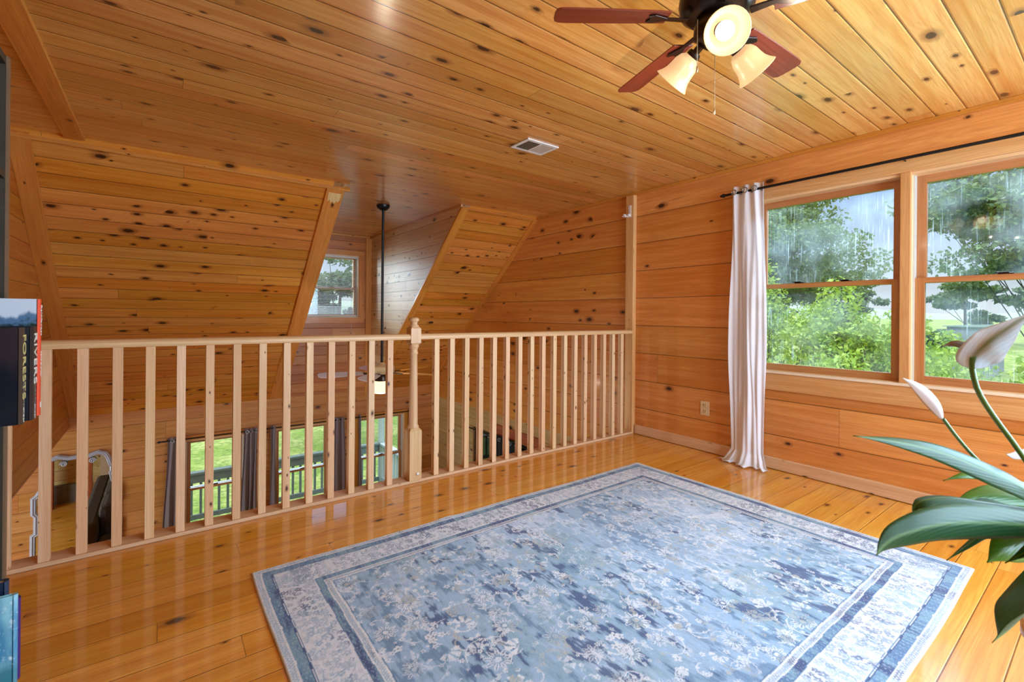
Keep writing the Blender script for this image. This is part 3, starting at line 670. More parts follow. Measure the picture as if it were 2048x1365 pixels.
def drape(name, label, y0, y1, x, ztop, zbot, folds, amp, mat, axis='y', flare=.0, puddle=False, group=None, nu=None, seed=1, grom=True, cat='curtain', skew=0.0, soft=False):
    """pleated grommet curtain hanging along an axis at a fixed offset x"""
    rnd = random.Random(seed); nu = nu or folds*14; nv = 44
    t = thing(name, label, cat, (x, (y0+y1)/2, ztop) if axis == 'y' else ((y0+y1)/2, x, ztop), group)
    ph = [rnd.uniform(-.5, .5) for _ in range(folds+2)]
    P = []; yc = (y0+y1)/2
    for i in range(nu+1):
        u = i/nu; col = []
        for j in range(nv+1):
            v = j/nv; z = ztop+(zbot-ztop)*v
            k = u*folds; a = amp*(.75+.25*math.sin(v*3+seed))
            off = a*math.sin(2*PI*k+.5*math.sin(v*2.2+ph[int(k)])*min(1, v*2)) + .35*a*math.sin(4.7*PI*k+v*2.0+seed)*min(1, v*1.5)
            if soft:
                q = min(1, v*2.2)
                off = off*(1-.72*q)+q*(.016*math.sin(2*PI*(u*1.35+.12*math.sin(v*3.1)+.1))+.007*math.sin(2*PI*(u*3.2+.35*v)+2*math.sin(v*4))+.0035*math.sin(2*PI*(u*7.3+.8*v))+.003*math.sin(v*23+u*9)*v)
            wdt = 1+flare*math.sin(PI*min(1, v*1.1))*.6 + (flare*.6*v)
            yy = yc+(y0+(y1-y0)*u-yc)*wdt + .006*math.sin(9*v+k*3) + skew*v*(1 if axis=='x' else 1)
            xx = x+off
            if puddle and v > .955:
                w = (v-.955)/.045; z = max(.006+.012*(1-w)*abs(math.sin(k*5)), z-(0) if w < .2 else .006+.020*abs(math.sin(k*7+w*4))*(1-w*.3))
                yy += (u-.5)*.16*w; xx = xx-.075*w-.02*w*math.sin(k*6)
            col.append((xx, yy, z) if axis == 'y' else (yy, xx, z))
        P.append(col)
    m = MB(); m.grid(P, False, True, [[(i/nu*abs(y1-y0)*2, j/nv*2) for j in range(nv+1)] for i in range(nu+1)])
    o = m.build('panel', mat, t); s = o.modifiers.new('cloth', 'SOLIDIFY'); s.thickness = .0016; s.offset = 0
    if grom:
        for k in range(folds*2):
            u = (k+.5)/(folds*2); i = min(nu-1, int(round(u*nu))); p = Vector(P[i][2]); q = Vector(P[i+1][2]); p.z = ztop-.04
            m = MB(); R_, r_ = .019, .0035
            nrm_ = (q-Vector(P[i-1][2])).cross(Vector((0, 0, 1))).normalized(); e1 = Vector((0, 0, 1)); e2 = nrm_.cross(e1)
            ring = [p+(e1*math.cos(2*PI*a/20)+e2*math.sin(2*PI*a/20))*R_ for a in range(21)]
            m.tube(ring, r_, 8); m.build('grommet', MAT['nickel'], t)
    return t
drape('window_curtain', 'long white cotton curtain bunched left of the loft window, hem on the floor', 1.600, 1.825, RX, 2.088, .004, 3, .021, MAT['sheer'], puddle=True, flare=.16, seed=3, nu=110, soft=True)
# lower room: three rods, taupe curtains
CYL = FY-.075
for lab, a, b in (('black curtain rod over the leftmost lower window', .0, .985), ('black curtain rod over the middle lower window', 1.13, 2.16), ('black curtain rod over the right lower window', 2.30, 3.20)):
    rod(lab, (a, CYL, -.425), (b, CYL, -.425), .0085, .014, [(a+.06, CYL, -.425), (b-.06, CYL, -.425)], (0, FY-CYL, 0))
for k, (lab, a, b, f, sk) in enumerate((('taupe curtain at the left end of the leftmost lower window', .06, .185, 2, -.06), ('taupe curtain at the right side of the leftmost lower window', .845, .995, 3, -.03),
                                ('taupe curtain just left of the middle lower window', 1.15, 1.215, 1, .02), ('taupe curtain at the right side of the middle lower window', 1.96, 2.11, 2, .04),
                                ('narrow taupe curtain left of the right lower window', 2.315, 2.355, 1, .03), ('pale grey-taupe curtain at the far right lower window edge', 3.11, 3.175, 1, -.02))):
    drape('lower_curtain', lab, a, b, CYL, -.39, LF+.03, f, .022, MAT['taupe'], axis='x', seed=k+5, flare=.15, grom=f > 1, skew=sk)
RX2 = GX-.07
rod('black curtain rod over the lower side door', (RX2, 5.66, DZ1+.0), (RX2, 3.72, DZ1+.0), .009, .015, [(RX2, 5.60, DZ1), (RX2, 3.8, DZ1)], (GX-RX2, 0, 0))
drape('door_curtain', 'dark grommet curtain half drawn across the lower side door', 4.55, 5.12, RX2, DZ1+.035, LF+.02, 5, .024, MAT['darkcurtain'], seed=21)

# ------------------------------------------------------------------ ceiling fan in the loft
FX, FYC, FZ = 1.475, .835, 2.10
fan = thing('ceiling_fan', 'dark bronze ceiling fan with five reddish blades and three lit glass shades', 'ceiling fan', (FX, FYC, H))
m = MB(); m.lathe([(.085, 0), (.088, -.012), (.07, -.035), (.045, -.045)], (FX, FYC, H), seg=36); m.build('canopy', MAT['bronze'], fan)
m = MB(); m.lathe([(.05, -.042), (.10, -.055), (.118, -.075), (.122, -.11), (.115, -.14), (.09, -.160), (.055, -.170)], (FX, FYC, H), seg=40); m.build('motor_housing', MAT['bronze'], fan)
m = MB(); m.lathe([(.062, -.168), (.072, -.178), (.074, -.215), (.062, -.235), (.045, -.25), (.030, -.262), (.012, -.268), (0, -.272)], (FX, FYC, H), seg=36); m.build('switch_housing', MAT['bronze'], fan)
RB = .545
for k in range(5):
    a = math.radians(0+72*k); ca, sa = math.cos(a), math.sin(a)
    def fp(r, w, z=0.0, c=(ca, sa)): return Vector((FX+c[0]*r-c[1]*w, FYC+c[1]*r+c[0]*w, FZ+z-w*.20))
    prof = [(.165, .042), (.20, .045), (.35, .051), (RB-.05, .055), (RB-.018, .053), (RB-.004, .042), (RB, .02)]
    up = [fp(r, w) for r, w in prof]+[fp(r, -w) for r, w in prof[::-1]]
    m = MB(); m.prism([p-Vector((0, 0, .003)) for p in up], (0, 0, .006), (ca, sa, 0)); bld = m.build('blade', MAT['blade'], fan, bevel=.0015)
    m = MB(); m.prism([fp(.10, .014, -.012), fp(.17, .010, -.010), fp(.215, .030, -.009), fp(.235, .022, -.009), fp(.225, 0, -.009), fp(.235, -.022, -.009), fp(.215, -.030, -.009), fp(.17, -.010, -.010), fp(.10, -.014, -.012)], (0, 0, .006), (ca, sa, 0))
    m.build('blade_arm', MAT['bronze'], bld, bevel=.002)
def shade(dirh, tilt, name='glass_shade'):
    ax = Vector((math.cos(dirh)*math.cos(tilt), math.sin(dirh)*math.cos(tilt), -math.sin(tilt)))
    c0 = Vector((FX, FYC, H-.235)) + Vector((math.cos(dirh), math.sin(dirh), 0))*.055
    m = MB(); m.tube([c0-ax*.01, c0+ax*.028], .013, 12); m.lathe([(.020, .022), (.024, .03), (.024, .045), (.020, .048)], c0, ax, 20); arm = m.build('lamp_arm', MAT['bronze'], fan)
    m = MB(); pr = [(.024, .040), (.037, .052), (.044, .070), (.046, .090), (.049, .108), (.056, .124), (.064, .136), (.066, .139)]
    pin = [(r-.003, z) for r, z in pr[::-1]]
    m.lathe(pr+pin, c0, ax, 32, caps=False); sh = m.build('lamp_shade', MAT['shade'], fan)
    m = MB(); m.lathe([(.0, .044), (.012, .046), (.015, .06), (.024, .080), (.028, .098), (.024, .113), (.012, .121), (0, .123)], c0, ax, 20); m.build('bulb', MAT['bulb'], fan)
    p = c0+ax*.36
    lamp('fan_bulb_light', 'POINT', p, FAN_W, (1, .90, .74), shadow_soft_size=.004)
shade(math.radians(219), math.radians(33)); shade(math.radians(95), math.radians(38)); shade(math.radians(-24), math.radians(42))
def chain(p0, L_, n, lab):
    m = MB()
    for i in range(n): m.sphere((p0[0], p0[1], p0[2]-L_*i/n), .0016, 6)
    m.tube([p0, (p0[0], p0[1], p0[2]-L_)], .0006, 5)
    m.lathe([(.001, 0), (.0032, -.004), (.0032, -.018), (.001, -.022)], (p0[0], p0[1], p0[2]-L_), seg=10); m.build('pull_chain', MAT['brass'], fan)
chain(tuple(at(1430, 80, 1.60)), .235, 60, ''); chain(tuple(at(1395, 40, 1.52)), .15, 40, '')

# ------------------------------------------------------------------ fan on a long rod in the tall room
LXF, LYF = 1.875, 4.80
f2 = thing('long_rod_ceiling_fan', 'ceiling fan with two daylit pale blades hanging on a long black rod below the dormer ceiling', 'ceiling fan', (LXF, LYF, H))
m = MB(); m.lathe([(.068, 0), (.070, -.012), (.060, -.035), (.035, -.055), (.014, -.060)], (LXF, LYF, H), seg=32); m.build('canopy', MAT['black'], f2)
m = MB(); m.tube([(LXF, LYF, H-.05), (LXF, LYF, .57)], .0135, 14); m.build('downrod', MAT['black'], f2)
m = MB(); m.lathe([(.02, .585), (.045, .570), (.05, .560), (.125, .552), (.134, .536), (.130, .480), (.10, .468), (.05, .46)], (LXF, LYF, 0), seg=32); m.build('motor_housing', MAT['cream'], f2)
m = MB(); m.lathe([(.05, .472), (.075, .44), (.075, .39)], (LXF, LYF, 0), seg=24); m.build('light_fitter', MAT['bronze'], f2)
m = MB(); m.lathe([(.100, .390), (.112, .384), (.115, .34), (.110, .29), (.085, .262), (.03, .252), (0, .25)], (LXF, LYF, 0), seg=32, caps=False); m.lathe([(.0, .392), (.100, .390)], (LXF, LYF, 0), seg=32, caps=False); m.build('glass_globe', MAT['globe'], f2)
for k, dg in enumerate((176, 233, 305, 17, 89)):
    a = math.radians(dg); ca, sa = math.cos(a), math.sin(a)
    def fp(r, w, z=0.0, c=(ca, sa)): return Vector((LXF+c[0]*r-c[1]*w, LYF+c[1]*r+c[0]*w, .478+z-w*.26))
    prof = [(.20, .045), (.40, .060), (.56, .066), (.62, .055), (.64, .03)]
    m = MB(); m.prism([fp(r, w) for r, w in prof]+[fp(r, -w) for r, w in prof[::-1]], (0, 0, .006), (ca, sa, 0)); b = m.build('blade', MAT['daylitblade'] if k < 2 else MAT['trim'], f2)  # first two blades paler, daylight painted into their colour
    m = MB(); m.prism([fp(.09, .012, -.006), fp(.24, .03, -.006), fp(.24, -.03, -.006), fp(.09, -.012, -.006)], (0, 0, .006), (ca, sa, 0)); m.build('blade_arm', MAT['bronze'], b)
lamp('lower_fan_light', 'POINT', (LXF, LYF, .10), LOWFAN_W, (1, .88, .70), shadow_soft_size=.01)

# ------------------------------------------------------------------ rug, its pattern woven in as colour of the pile
def make_rug():
    X0, X1, Y0, Y1 = .305, 2.855, .400, 2.215; W, D = X1-X0, Y1-Y0
    px = .0031; nx, ny = int(W/px), int(D/px)
    rs = np.random.RandomState(5)
    xs = (np.arange(nx)+.5)*px; ys = (np.arange(ny)+.5)*px
    XX, YY = np.meshgrid(xs, ys, indexing='ij')
    def vnoise(cx, cy, seed):
        r = np.random.RandomState(seed); gx, gy = int(W/cx)+3, int(D/cy)+3
        G = r.rand(gx, gy); fx, fy = XX/cx, YY/cy; ix, iy = fx.astype(int), fy.astype(int); tx, ty = fx-ix, fy-iy
        tx = tx*tx*(3-2*tx); ty = ty*ty*(3-2*ty)
        return (G[ix, iy]*(1-tx)+G[ix+1, iy]*tx)*(1-ty)+(G[ix, iy+1]*(1-tx)+G[ix+1, iy+1]*tx)*ty
    L3 = lambda c: np.array(lin(c)[:3])
    pale, mid, teal, deep, navy, ivory, taup = map(L3, ((194, 212, 234), (154, 184, 214), (124, 162, 182), (82, 120, 162), (50, 70, 122), (238, 240, 244), (188, 188, 180)))
    n1 = .5*vnoise(.42, .55, 1)+.3*vnoise(.16, .26, 2)+.2*vnoise(.06, .12, 3); n6 = .5*vnoise(.006, .030, 22)+.5*vnoise(.0035, .014, 23); n2 = .35*vnoise(.03, .10, 4)+.25*vnoise(.008, .05, 5)+.40*n6; n3 = vnoise(.3, .4, 6); n4 = vnoise(.10, .22, 7)
    def mx(a, b, t): return a+(b-a)*t[..., None]
    def ss(v, a, b): t = np.clip((v-a)/(b-a), 0, 1); return t*t*(3-2*t)
    base = np.broadcast_to(mid, XX.shape+(3,)).copy()
    n5 = vnoise(.022, .035, 21); f = n1*.36+n2*.42+n5*.22
    base = mx(base, pale, ss(f, .46, .60)); base = mx(base, np.broadcast_to(teal, base.shape), ss(n3*.4+n2*.3+n5*.3, .50, .64)*.7)
    base = mx(base, np.broadcast_to(deep, base.shape), ss(.32*(1-n1)+.46*n2+.22*n5, .53, .60)*.7); base = mx(base, np.broadcast_to(navy, base.shape), ss(.28*n4+.40*n2+.16*n3+.16*n5, .60, .66)*.85)
    mask = np.zeros_like(XX); dk = np.zeros_like(XX)
    def stamp(cx, cy, R, fn):
        i0, i1 = max(0, int((cx-R)/px)), min(nx, int((cx+R)/px)+2); j0, j1 = max(0, int((cy-R)/px)), min(ny, int((cy+R)/px)+2)
        if i0 >= i1 or j0 >= j1: return
        dx = XX[i0:i1, j0:j1]-cx; dy = YY[i0:i1, j0:j1]-cy
        a, b = fn(np.hypot(dx, dy)/R, np.arctan2(dy, dx))
        mask[i0:i1, j0:j1] = np.maximum(mask[i0:i1, j0:j1], a); dk[i0:i1, j0:j1] = np.maximum(dk[i0:i1, j0:j1], b)
    def flower(cx, cy, R, pet, rot, full=True, s=1.0):
        def fn(r, t):
            e = .80+.20*np.cos(pet*(t+rot)); inside = (r < e)
            line = np.abs(np.sin(pet*.5*(t+rot))) < .30
            hole = (((r-.66*e)/(.15*e))**2+(np.cos(pet*.5*(t+rot))/.45)**2) < 1
            ringd = (r > .22) & (r < .36)
            a = inside & ~(line & (r < .92*e) & (r > .36)) & ~ringd & ~(np.hypot((r-.68*e)/.16, np.sin(pet*.5*(t+rot)+PI/2)/.55*0+np.cos(pet*.5*(t+rot))/.5) < 1)
            return a*s, (inside & ~a.astype(bool))*.55
        stamp(cx, cy, R, fn)
    def daisy(cx, cy, R, rot, s=.9):
        def fn(r, t):
            a = (r < (.35+.65*np.abs(np.cos(2.5*(t+rot)))**.7)) & (r > .22)
            return a*s, (r < .22)*.6
        stamp(cx, cy, R, fn)
    def palm(cx, cy, R, rot, s=.9):
        def fn(r, t):
            tt = (t+rot+PI) % (2*PI)-PI; fan = np.abs(tt) < 1.5
            a = fan & (np.abs(np.sin(4*tt)) > .5) & (r < 1-.25*np.abs(tt)/1.5) & (r > .25)
            return a*s, (r < .25)*.5
        stamp(cx, cy, R, fn)
    def vine(cx, cy, R0, a0, turn, s=.75, leaves=True):
        n = int(R0*abs(turn)/(px*.7))+4
        for i in range(n):
            k = i/n; a = a0+turn*k; rr = R0*(1-.55*k)
            x, y = cx+rr*math.cos(a), cy+rr*math.sin(a)
            i_, j_ = int(x/px), int(y/px)
            if 1 <= i_ < nx-1 and 1 <= j_ < ny-1: mask[i_, j_] = max(mask[i_, j_], s); mask[i_+(i % 2), j_] = max(mask[i_+(i % 2), j_], s*.7)
            if leaves and i % 26 == 13: daisy(x+rs.uniform(-.012, .012), y+rs.uniform(-.012, .012), rs.uniform(.006, .011), rs.rand()*6, .85)
    bw = .255  # border
    P_ = []
    for gx_ in np.arange(bw+.05, W-bw, .122):
        for gy_ in np.arange(bw+.05, D-bw, .118):
            x = gx_+rs.uniform(-.035, .035); y = gy_+rs.uniform(-.035, .035); k = rs.rand()
            P_.append((x, y))
            if k < .42: flower(x, y, rs.uniform(.036, .052), rs.choice([8, 9, 10]), rs.rand()*6, s=rs.uniform(.55, 1))
            elif k < .75: palm(x, y, rs.uniform(.035, .055), rs.rand()*6, rs.uniform(.6, .95))
            else:
                for q in range(4): daisy(x+rs.uniform(-.035, .035), y+rs.uniform(-.035, .035), rs.uniform(.011, .018), rs.rand()*6)
            vine(x+rs.uniform(-.04, .04), y+rs.uniform(-.04, .04), rs.uniform(.05, .10), rs.rand()*6.28, rs.choice([-1, 1])*rs.uniform(1.6, 3.2), s=.8)
            vine(x+rs.uniform(-.07, .07), y+rs.uniform(-.07, .07), rs.uniform(.03, .06), rs.rand()*6.28, rs.choice([-1, 1])*rs.uniform(2, 4), s=.8)
            for q in range(5): daisy(x+rs.uniform(-.08, .08), y+rs.uniform(-.08, .08), rs.uniform(.006, .012), rs.rand()*6, rs.uniform(.5, .9))
    speck = rs.rand(nx, ny)
    fm, fd = mask.copy(), dk.copy()
    wear = .35+.65*ss(.5*n2+.5*n4+.25*(speck-.5), .25, .55)
    col = mx(base, np.broadcast_to(navy*.5+teal*.5, base.shape), fd*.6*wear); 
    tp = (vnoise(.05, .05, 9) > .68)[..., None]
    flc = np.where(tp, taup, ivory)
    col = col+(flc-col)*((fm*wear*.88)[..., None])
    # border: distance to the nearest edge and place along it
    ex = np.minimum(XX, W-XX); ey = np.minimum(YY, D-YY); e = np.minimum(ex, ey); along = np.where(ex < ey, YY, XX)
    e = e+.0012*np.sin(along*31)
    mask[:] = 0; dk[:] = 0
    # wide band motifs
    def along_edge(k, s):  # position in the band centre
        pass
    for t_ in np.arange(.08, W, .032):
        for yy in (.088, .112, .136, .160, .184):
            for side in (0, 1):
                y = (yy if side == 0 else D-yy)+rs.uniform(-.008, .008); x = t_+rs.uniform(-.012, .012); daisy(x, y, rs.uniform(.009, .017), rs.rand()*6, rs.uniform(.6, 1.))
                if rs.rand() < .3: vine(x, y, rs.uniform(.015, .03), rs.rand()*6, 3.5, 1., False)
    for t_ in np.arange(.08, D, .032):
        for xx in (.088, .112, .136, .160, .184):
            for side in (0, 1):
                x = (xx if side == 0 else W-xx)+rs.uniform(-.008, .008); y = t_+rs.uniform(-.012, .012); daisy(x, y, rs.uniform(.009, .017), rs.rand()*6, rs.uniform(.6, 1.))
                if rs.rand() < .3: vine(x, y, rs.uniform(.015, .03), rs.rand()*6, 3.5, 1., False)
    bl_ = .45*n1+.55*n2
    inkc = mx(mx(np.broadcast_to(mid*.7+teal*.3, base.shape), np.broadcast_to(deep*.8+taup*.2, base.shape), ss(bl_, .42, .60)), np.broadcast_to(navy, base.shape), ss(n4*.6+n2*.4, .55, .68))
    bc = np.broadcast_to(ivory*.66+pale*.26, base.shape).copy()
    m2 = np.clip(mask+.0, 0, 1)*(.45+.55*ss(n2+.3*(speck-.5), .25, .6))
    bc = mx(bc, inkc, m2*.95); bc = mx(bc, np.broadcast_to(pale, base.shape), ss(n2, .55, .8)*.2)
    def band(a, b): return (e >= a) & (e < b)
    scroll = lambda c0, h, per: np.abs((e-c0)-h*np.sin(along*2*PI/per)) < .0040
    darkband = mx(mx(np.broadcast_to(teal*.8+deep*.2, base.shape), np.broadcast_to(deep, base.shape), ss(n2, .4, .6)), np.broadcast_to(navy, base.shape), ss(n4*.5+n2*.5, .50, .64))
    darkband = mx(darkband, np.broadcast_to(ivory*.75, base.shape), ((np.abs(np.sin(along*85+np.sin(e*500)))<.25)*(speck > .3)*.35).astype(float))
    lightband = mx(np.broadcast_to(ivory*.80+taup*.1, base.shape), inkc, ((scroll(.020, .0065, .026) | scroll(.020, -.0065, .026)) & (speck > .1)).astype(float)*.75)
    lightband2 = mx(np.broadcast_to(ivory*.80+taup*.1, base.shape), inkc, ((scroll(.243, .0055, .022) | scroll(.243, -.0055, .022)) & (speck > .1)).astype(float)*.75)
    col = np.where(band(0, .032)[..., None], lightband, col); col = np.where(band(.032, .066)[..., None], darkband, col)
    col = np.where(band(.066, .205)[..., None], bc, col); col = np.where(band(.205, .232)[..., None], darkband, col)
    col = np.where(band(.232, .256)[..., None], lightband2, col)
    for a, b, c_ in ((0, .006, ivory), (.031, .0345, ivory), (.066, .070, navy), (.072, .075, deep), (.203, .2065, deep), (.231, .2345, ivory), (.2545, .258, ivory), (.260, .2625, deep)):
        col = np.where(band(a, b)[..., None], c_*.9, col)
    col = col*(.80+.16*speck[..., None]+.26*n6[..., None]); col = np.clip(col, 0, 1)
    # mesh: one quad per tuft cell
    gx, gy = np.arange(nx+1)*px, np.arange(ny+1)*px
    GXX, GYY = np.meshgrid(gx, gy, indexing='ij')
    wob = .004*np.sin(GXX*7.3)*(GYY < .02)
    VX = X0+GXX; VY = Y0+GYY
    edgeD = np.minimum(np.minimum(GXX, gx[-1]-GXX), np.minimum(GYY, gy[-1]-GYY))
    VY = VY+.0035*np.sin(GXX*5.1+1)*np.clip(1-np.minimum(GYY, gy[-1]-GYY)/.3, 0, 1); VX = VX+.003*np.sin(GYY*7)*np.clip(1-np.minimum(GXX, gx[-1]-GXX)/.3, 0, 1)
    bumpz = .0008*np.sin(GXX*9+GYY*4)*np.sin(GYY*8)+.006*np.exp(-((GXX-.92)/.05)**2-((GYY-gy[-1])/.035)**2)
    VZ = .0065+bumpz-.0045*np.clip(1-edgeD/.004, 0, 1)
    top = np.stack([VX, VY, VZ], -1).reshape(-1, 3)
    idx = np.arange((nx+1)*(ny+1)).reshape(nx+1, ny+1)
    quads = np.stack([idx[:-1, :-1], idx[1:, :-1], idx[1:, 1:], idx[:-1, 1:]], -1).reshape(-1, 4)
    # skirt to the floor
    ringi = np.concatenate([idx[:, 0], idx[-1, 1:], idx[::-1, -1][1:], idx[0, ::-1][1:-1]])
    low = top[ringi].copy(); low[:, 2] = .0005; n0 = len(top); nr = len(ringi); li = n0+np.arange(nr)
    sk = np.stack([ringi, li, np.roll(li, -1), np.roll(ringi, -1)], -1)
    V = np.concatenate([top, low]); Fq = np.concatenate([quads, sk])
    me = bpy.data.meshes.new('area_rug'); me.vertices.add(len(V)); me.vertices.foreach_set('co', V.astype(np.float32).ravel())
    me.loops.add(Fq.size); me.loops.foreach_set('vertex_index', Fq.astype(np.int32).ravel())
    me.polygons.add(len(Fq)); me.polygons.foreach_set('loop_start', (np.arange(len(Fq))*4).astype(np.int32)); me.polygons.foreach_set('loop_total', np.full(len(Fq), 4, np.int32))
    me.update(calc_edges=True)
    at_ = me.attributes.new('pile_color', 'FLOAT_COLOR', 'POINT')
    cc = np.ones((nx+1, ny+1, 4), np.float32); cc[:nx, :ny, :3] = col; cc[nx, :ny, :3] = col[-1]; cc[:, ny, :3] = cc[:, ny-1, :3]
    full = np.concatenate([cc.reshape(-1, 4), cc.reshape(-1, 4)[ringi]]); at_.data.foreach_set('color', full.ravel())
    g = NG('woven rug pile'); a = g.n('ShaderNodeAttribute', attribute_name='pile_color'); tcn = g.n('ShaderNodeTexCoord')
    nz = g.noise(tcn.outputs['Object'], 900, 1)
    c = g.mix(g.math('MULTIPLY', nz, .25), a.outputs['Color'], (.30, .34, .38, 1))
    g.done(g.pri(c, .95, bump=nz, bstr=.4, bdist=.001, spec=.15, sheen=.15))
    me.materials.append(g.m); o = bpy.data.objects.new('area_rug', me); C.objects.link(o)
    tag(o, 'faded blue and ivory floral rug on the pine floor', 'rug')
make_rug()

# ------------------------------------------------------------------ bookcase and books at the left
bc = thing('bookcase', 'tall weathered grey-brown open bookcase against the left wall', 'bookcase', (-.55, 1.3, 0))
bx0, bx1, by0, by1, bzt = LX+.025, -.33, .62, 1.785, 1.765
for y in (by0, by1-.022):
    p = boxobj('side_panel', (bx0, y, 0), (bx1, y+.022, bzt), MAT['bookcase'], bc, bevel=.001)
    boxobj('edge_strip', (bx1, y-.001, 0), (bx1+.004, y+.023, bzt), MAT['bookcase_edge'], p)
boxobj('back_panel', (bx0, by0+.022, .02), (bx0+.01, by1-.022, bzt-.02), MAT['bookcase'], bc)
for z in (.03, .295, .815, 1.445, bzt-.022):
    boxobj('shelf', (bx0+.01, by0+.022, z), (bx1, by1-.022, z+.02), MAT['bookcase'], bc)
def text_mesh(name, s, size, mat, parent, origin, xdir, ydir, ext=.0004, align='LEFT'):
    cu = bpy.data.curves.new(name, 'FONT'); cu.body = s; cu.size = size; cu.extrude = ext; cu.align_x = align; cu.align_y = 'CENTER'
    tmp = bpy.data.objects.new(name, cu); C.objects.link(tmp)
    dg = bpy.context.evaluated_depsgraph_get(); dg.update(); me = bpy.data.meshes.new_from_object(tmp.evaluated_get(dg))
    bpy.data.objects.remove(tmp)
    X, Y = Vector(xdir).normalized(), Vector(ydir).normalized(); Zv = X.cross(Y)
    base = Vector((0, 0, 0)); p = parent
    while p is not None: base += Vector(p.location); p = p.parent
    mat4 = Matrix.Identity(4); mat4.col[0][:3] = X; mat4.col[1][:3] = Y; mat4.col[2][:3] = Zv; mat4.col[3][:3] = Vector(origin)-base
    me.transform(mat4); me.materials.clear(); me.materials.append(mat)
    o = bpy.data.objects.new(name, me); C.objects.link(o); o.parent = parent; return o
def book(label, x_sp, y0, y1, z0, hgt, depth, cover, spine, lean=0.0, front=None, group='books on the middle shelf'):
    t = thing('book', label, 'book', (x_sp-depth/2, (y0+y1)/2, z0), group)
    c = .0028; xb = x_sp-depth
    m = MB(); m.box((xb, y0, z0), (x_sp-.004, y0+c, z0+hgt)); m.box((xb, y1-c, z0), (x_sp-.004, y1, z0+hgt)); m.build('cover', front or cover, t, bevel=.0008)
    m = MB(); n = 6; pts = []
    for i in range(n+1):
        a = -1+2*i/n; pts.append((x_sp-.004+.005*(1-a*a)**.5 if abs(a) < 1 else x_sp-.004, (y0+y1)/2+a*(y1-y0)/2, z0))
    pts += [(x_sp-.006, y1, z0), (x_sp-.006, y0, z0)]
    m.prism(pts, (0, 0, hgt)); sp = m.build('spine', spine, t)
    boxobj('pages', (xb+.004, y0+c, z0+.003), (x_sp-.006, y1-c, z0+hgt-.003), MAT['paper'], t)
    return t, sp
def photo_cover(name, kind):
    g = NG(name); uv = g.n('ShaderNodeTexCoord'); x, y, z = g.sep(uv.outputs['Object'])
    nz = g.noise(g.comb(g.math('MULTIPLY', x, 30.0), 0.0, g.math('MULTIPLY', z, 6.0)), 1.0, 4); n2 = g.noise(g.comb(x, 0.0, z), 90, 4)
    if kind == 'forest':
        h = g.math('ADD', z, g.math('MULTIPLY', nz, -.06))
        c = g.mix(g.smooth(h, .17, .215), lin((44, 76, 34)), lin((84, 116, 150))); c = g.mix(g.smooth(h, .222, .232), c, lin((196, 208, 222)))
        c = g.mix(g.math('MULTIPLY', g.smooth(n2, .4, .6), g.smooth(h, .20, .225, 1, 0)), c, lin((30, 54, 44)))
        tr = g.smooth(g.math('ADD', g.math('MULTIPLY', x, 1.1), g.math('ADD', z, g.math('MULTIPLY', n2, .05))), .265, .255); c = g.mix(g.math('MULTIPLY', tr, .0), c, lin((40, 66, 28)))
    elif kind == 'river':
        c = g.mix(g.smooth(g.math('ADD', z, g.math('MULTIPLY', nz, .05)), .13, .19), lin((16, 23, 34)), lin((44, 38, 42))); c = g.mix(g.math('MULTIPLY', g.smooth(nz, .5, .7), .35), c, lin((86, 64, 60)))
        c = g.mix(g.smooth(z, .165, .10), c, lin((16, 23, 34)))
    else:
        c = g.mix(g.smooth(nz, .4, .6), lin((140, 200, 216)), lin((70, 138, 176))); c = g.mix(g.smooth(n2, .55, .7), c, lin((196, 222, 232))); c = g.mix(g.smooth(z, .06, .03), c, lin((60, 128, 146)))
    return g.done(g.pri(c, .3, coat=.3))
MAT['cov_forest'] = photo_cover('forest photograph cover', 'forest'); MAT['cov_river'] = photo_cover('dark photograph cover', 'river'); MAT['cov_ice'] = photo_cover('pale blue ice cover', 'ice')
SZ = .835
t, sp = book('large black photo book with FORESTS on its dark brown spine', -.262, 1.55, 1.592, SZ, .226, .235, MAT['bookblack'], MAT['spinebrown'], front=MAT['cov_river'])
text_mesh('spine_title', 'FORESTS', .040, MAT['gold'], sp, (-.2607, 1.571, SZ+.212), (0, 0, -1), (0, 1, 0)).scale = (1, 1, 1)
text_mesh('author_name', 'SARAH ASHWORTH', .0095, MAT['greyink'], sp, (-.2607, 1.571, SZ+.108), (0, 0, -1), (0, 1, 0)); text_mesh('publisher_mark', 'amber', .014, MAT['ink'], sp, (-.2607, 1.571, SZ+.038), (0, 0, -1), (0, 1, 0))
boxobj('cover_sticker', (-.345, 1.5492, SZ+.018), (-.297, 1.5499, SZ+.056), MAT['ink'], t)
t, sp = book('large black photo book with RIVERS on its charcoal spine', -.252, 1.600, 1.655, SZ, .228, .235, MAT['bookblack'], MAT['spinegrey'])
text_mesh('spine_title', 'RIVERS', .043, MAT['ink'], sp, (-.2507, 1.628, SZ+.214), (0, 0, -1), (0, 1, 0))
text_mesh('author_name', 'CLAUDIA MARTIN', .0100, MAT['greyink'], sp, (-.2507, 1.628, SZ+.098), (0, 0, -1), (0, 1, 0)); text_mesh('publisher_mark', 'amber', .014, MAT['ink'], sp, (-.2507, 1.628, SZ+.036), (0, 0, -1), (0, 1, 0))
t, sp = book('tall thin book with a forest photo cover and orange-red spine', -.249, 1.662, 1.684, SZ, .296, .26, MAT['red'], MAT['red'], front=MAT['cov_forest'])
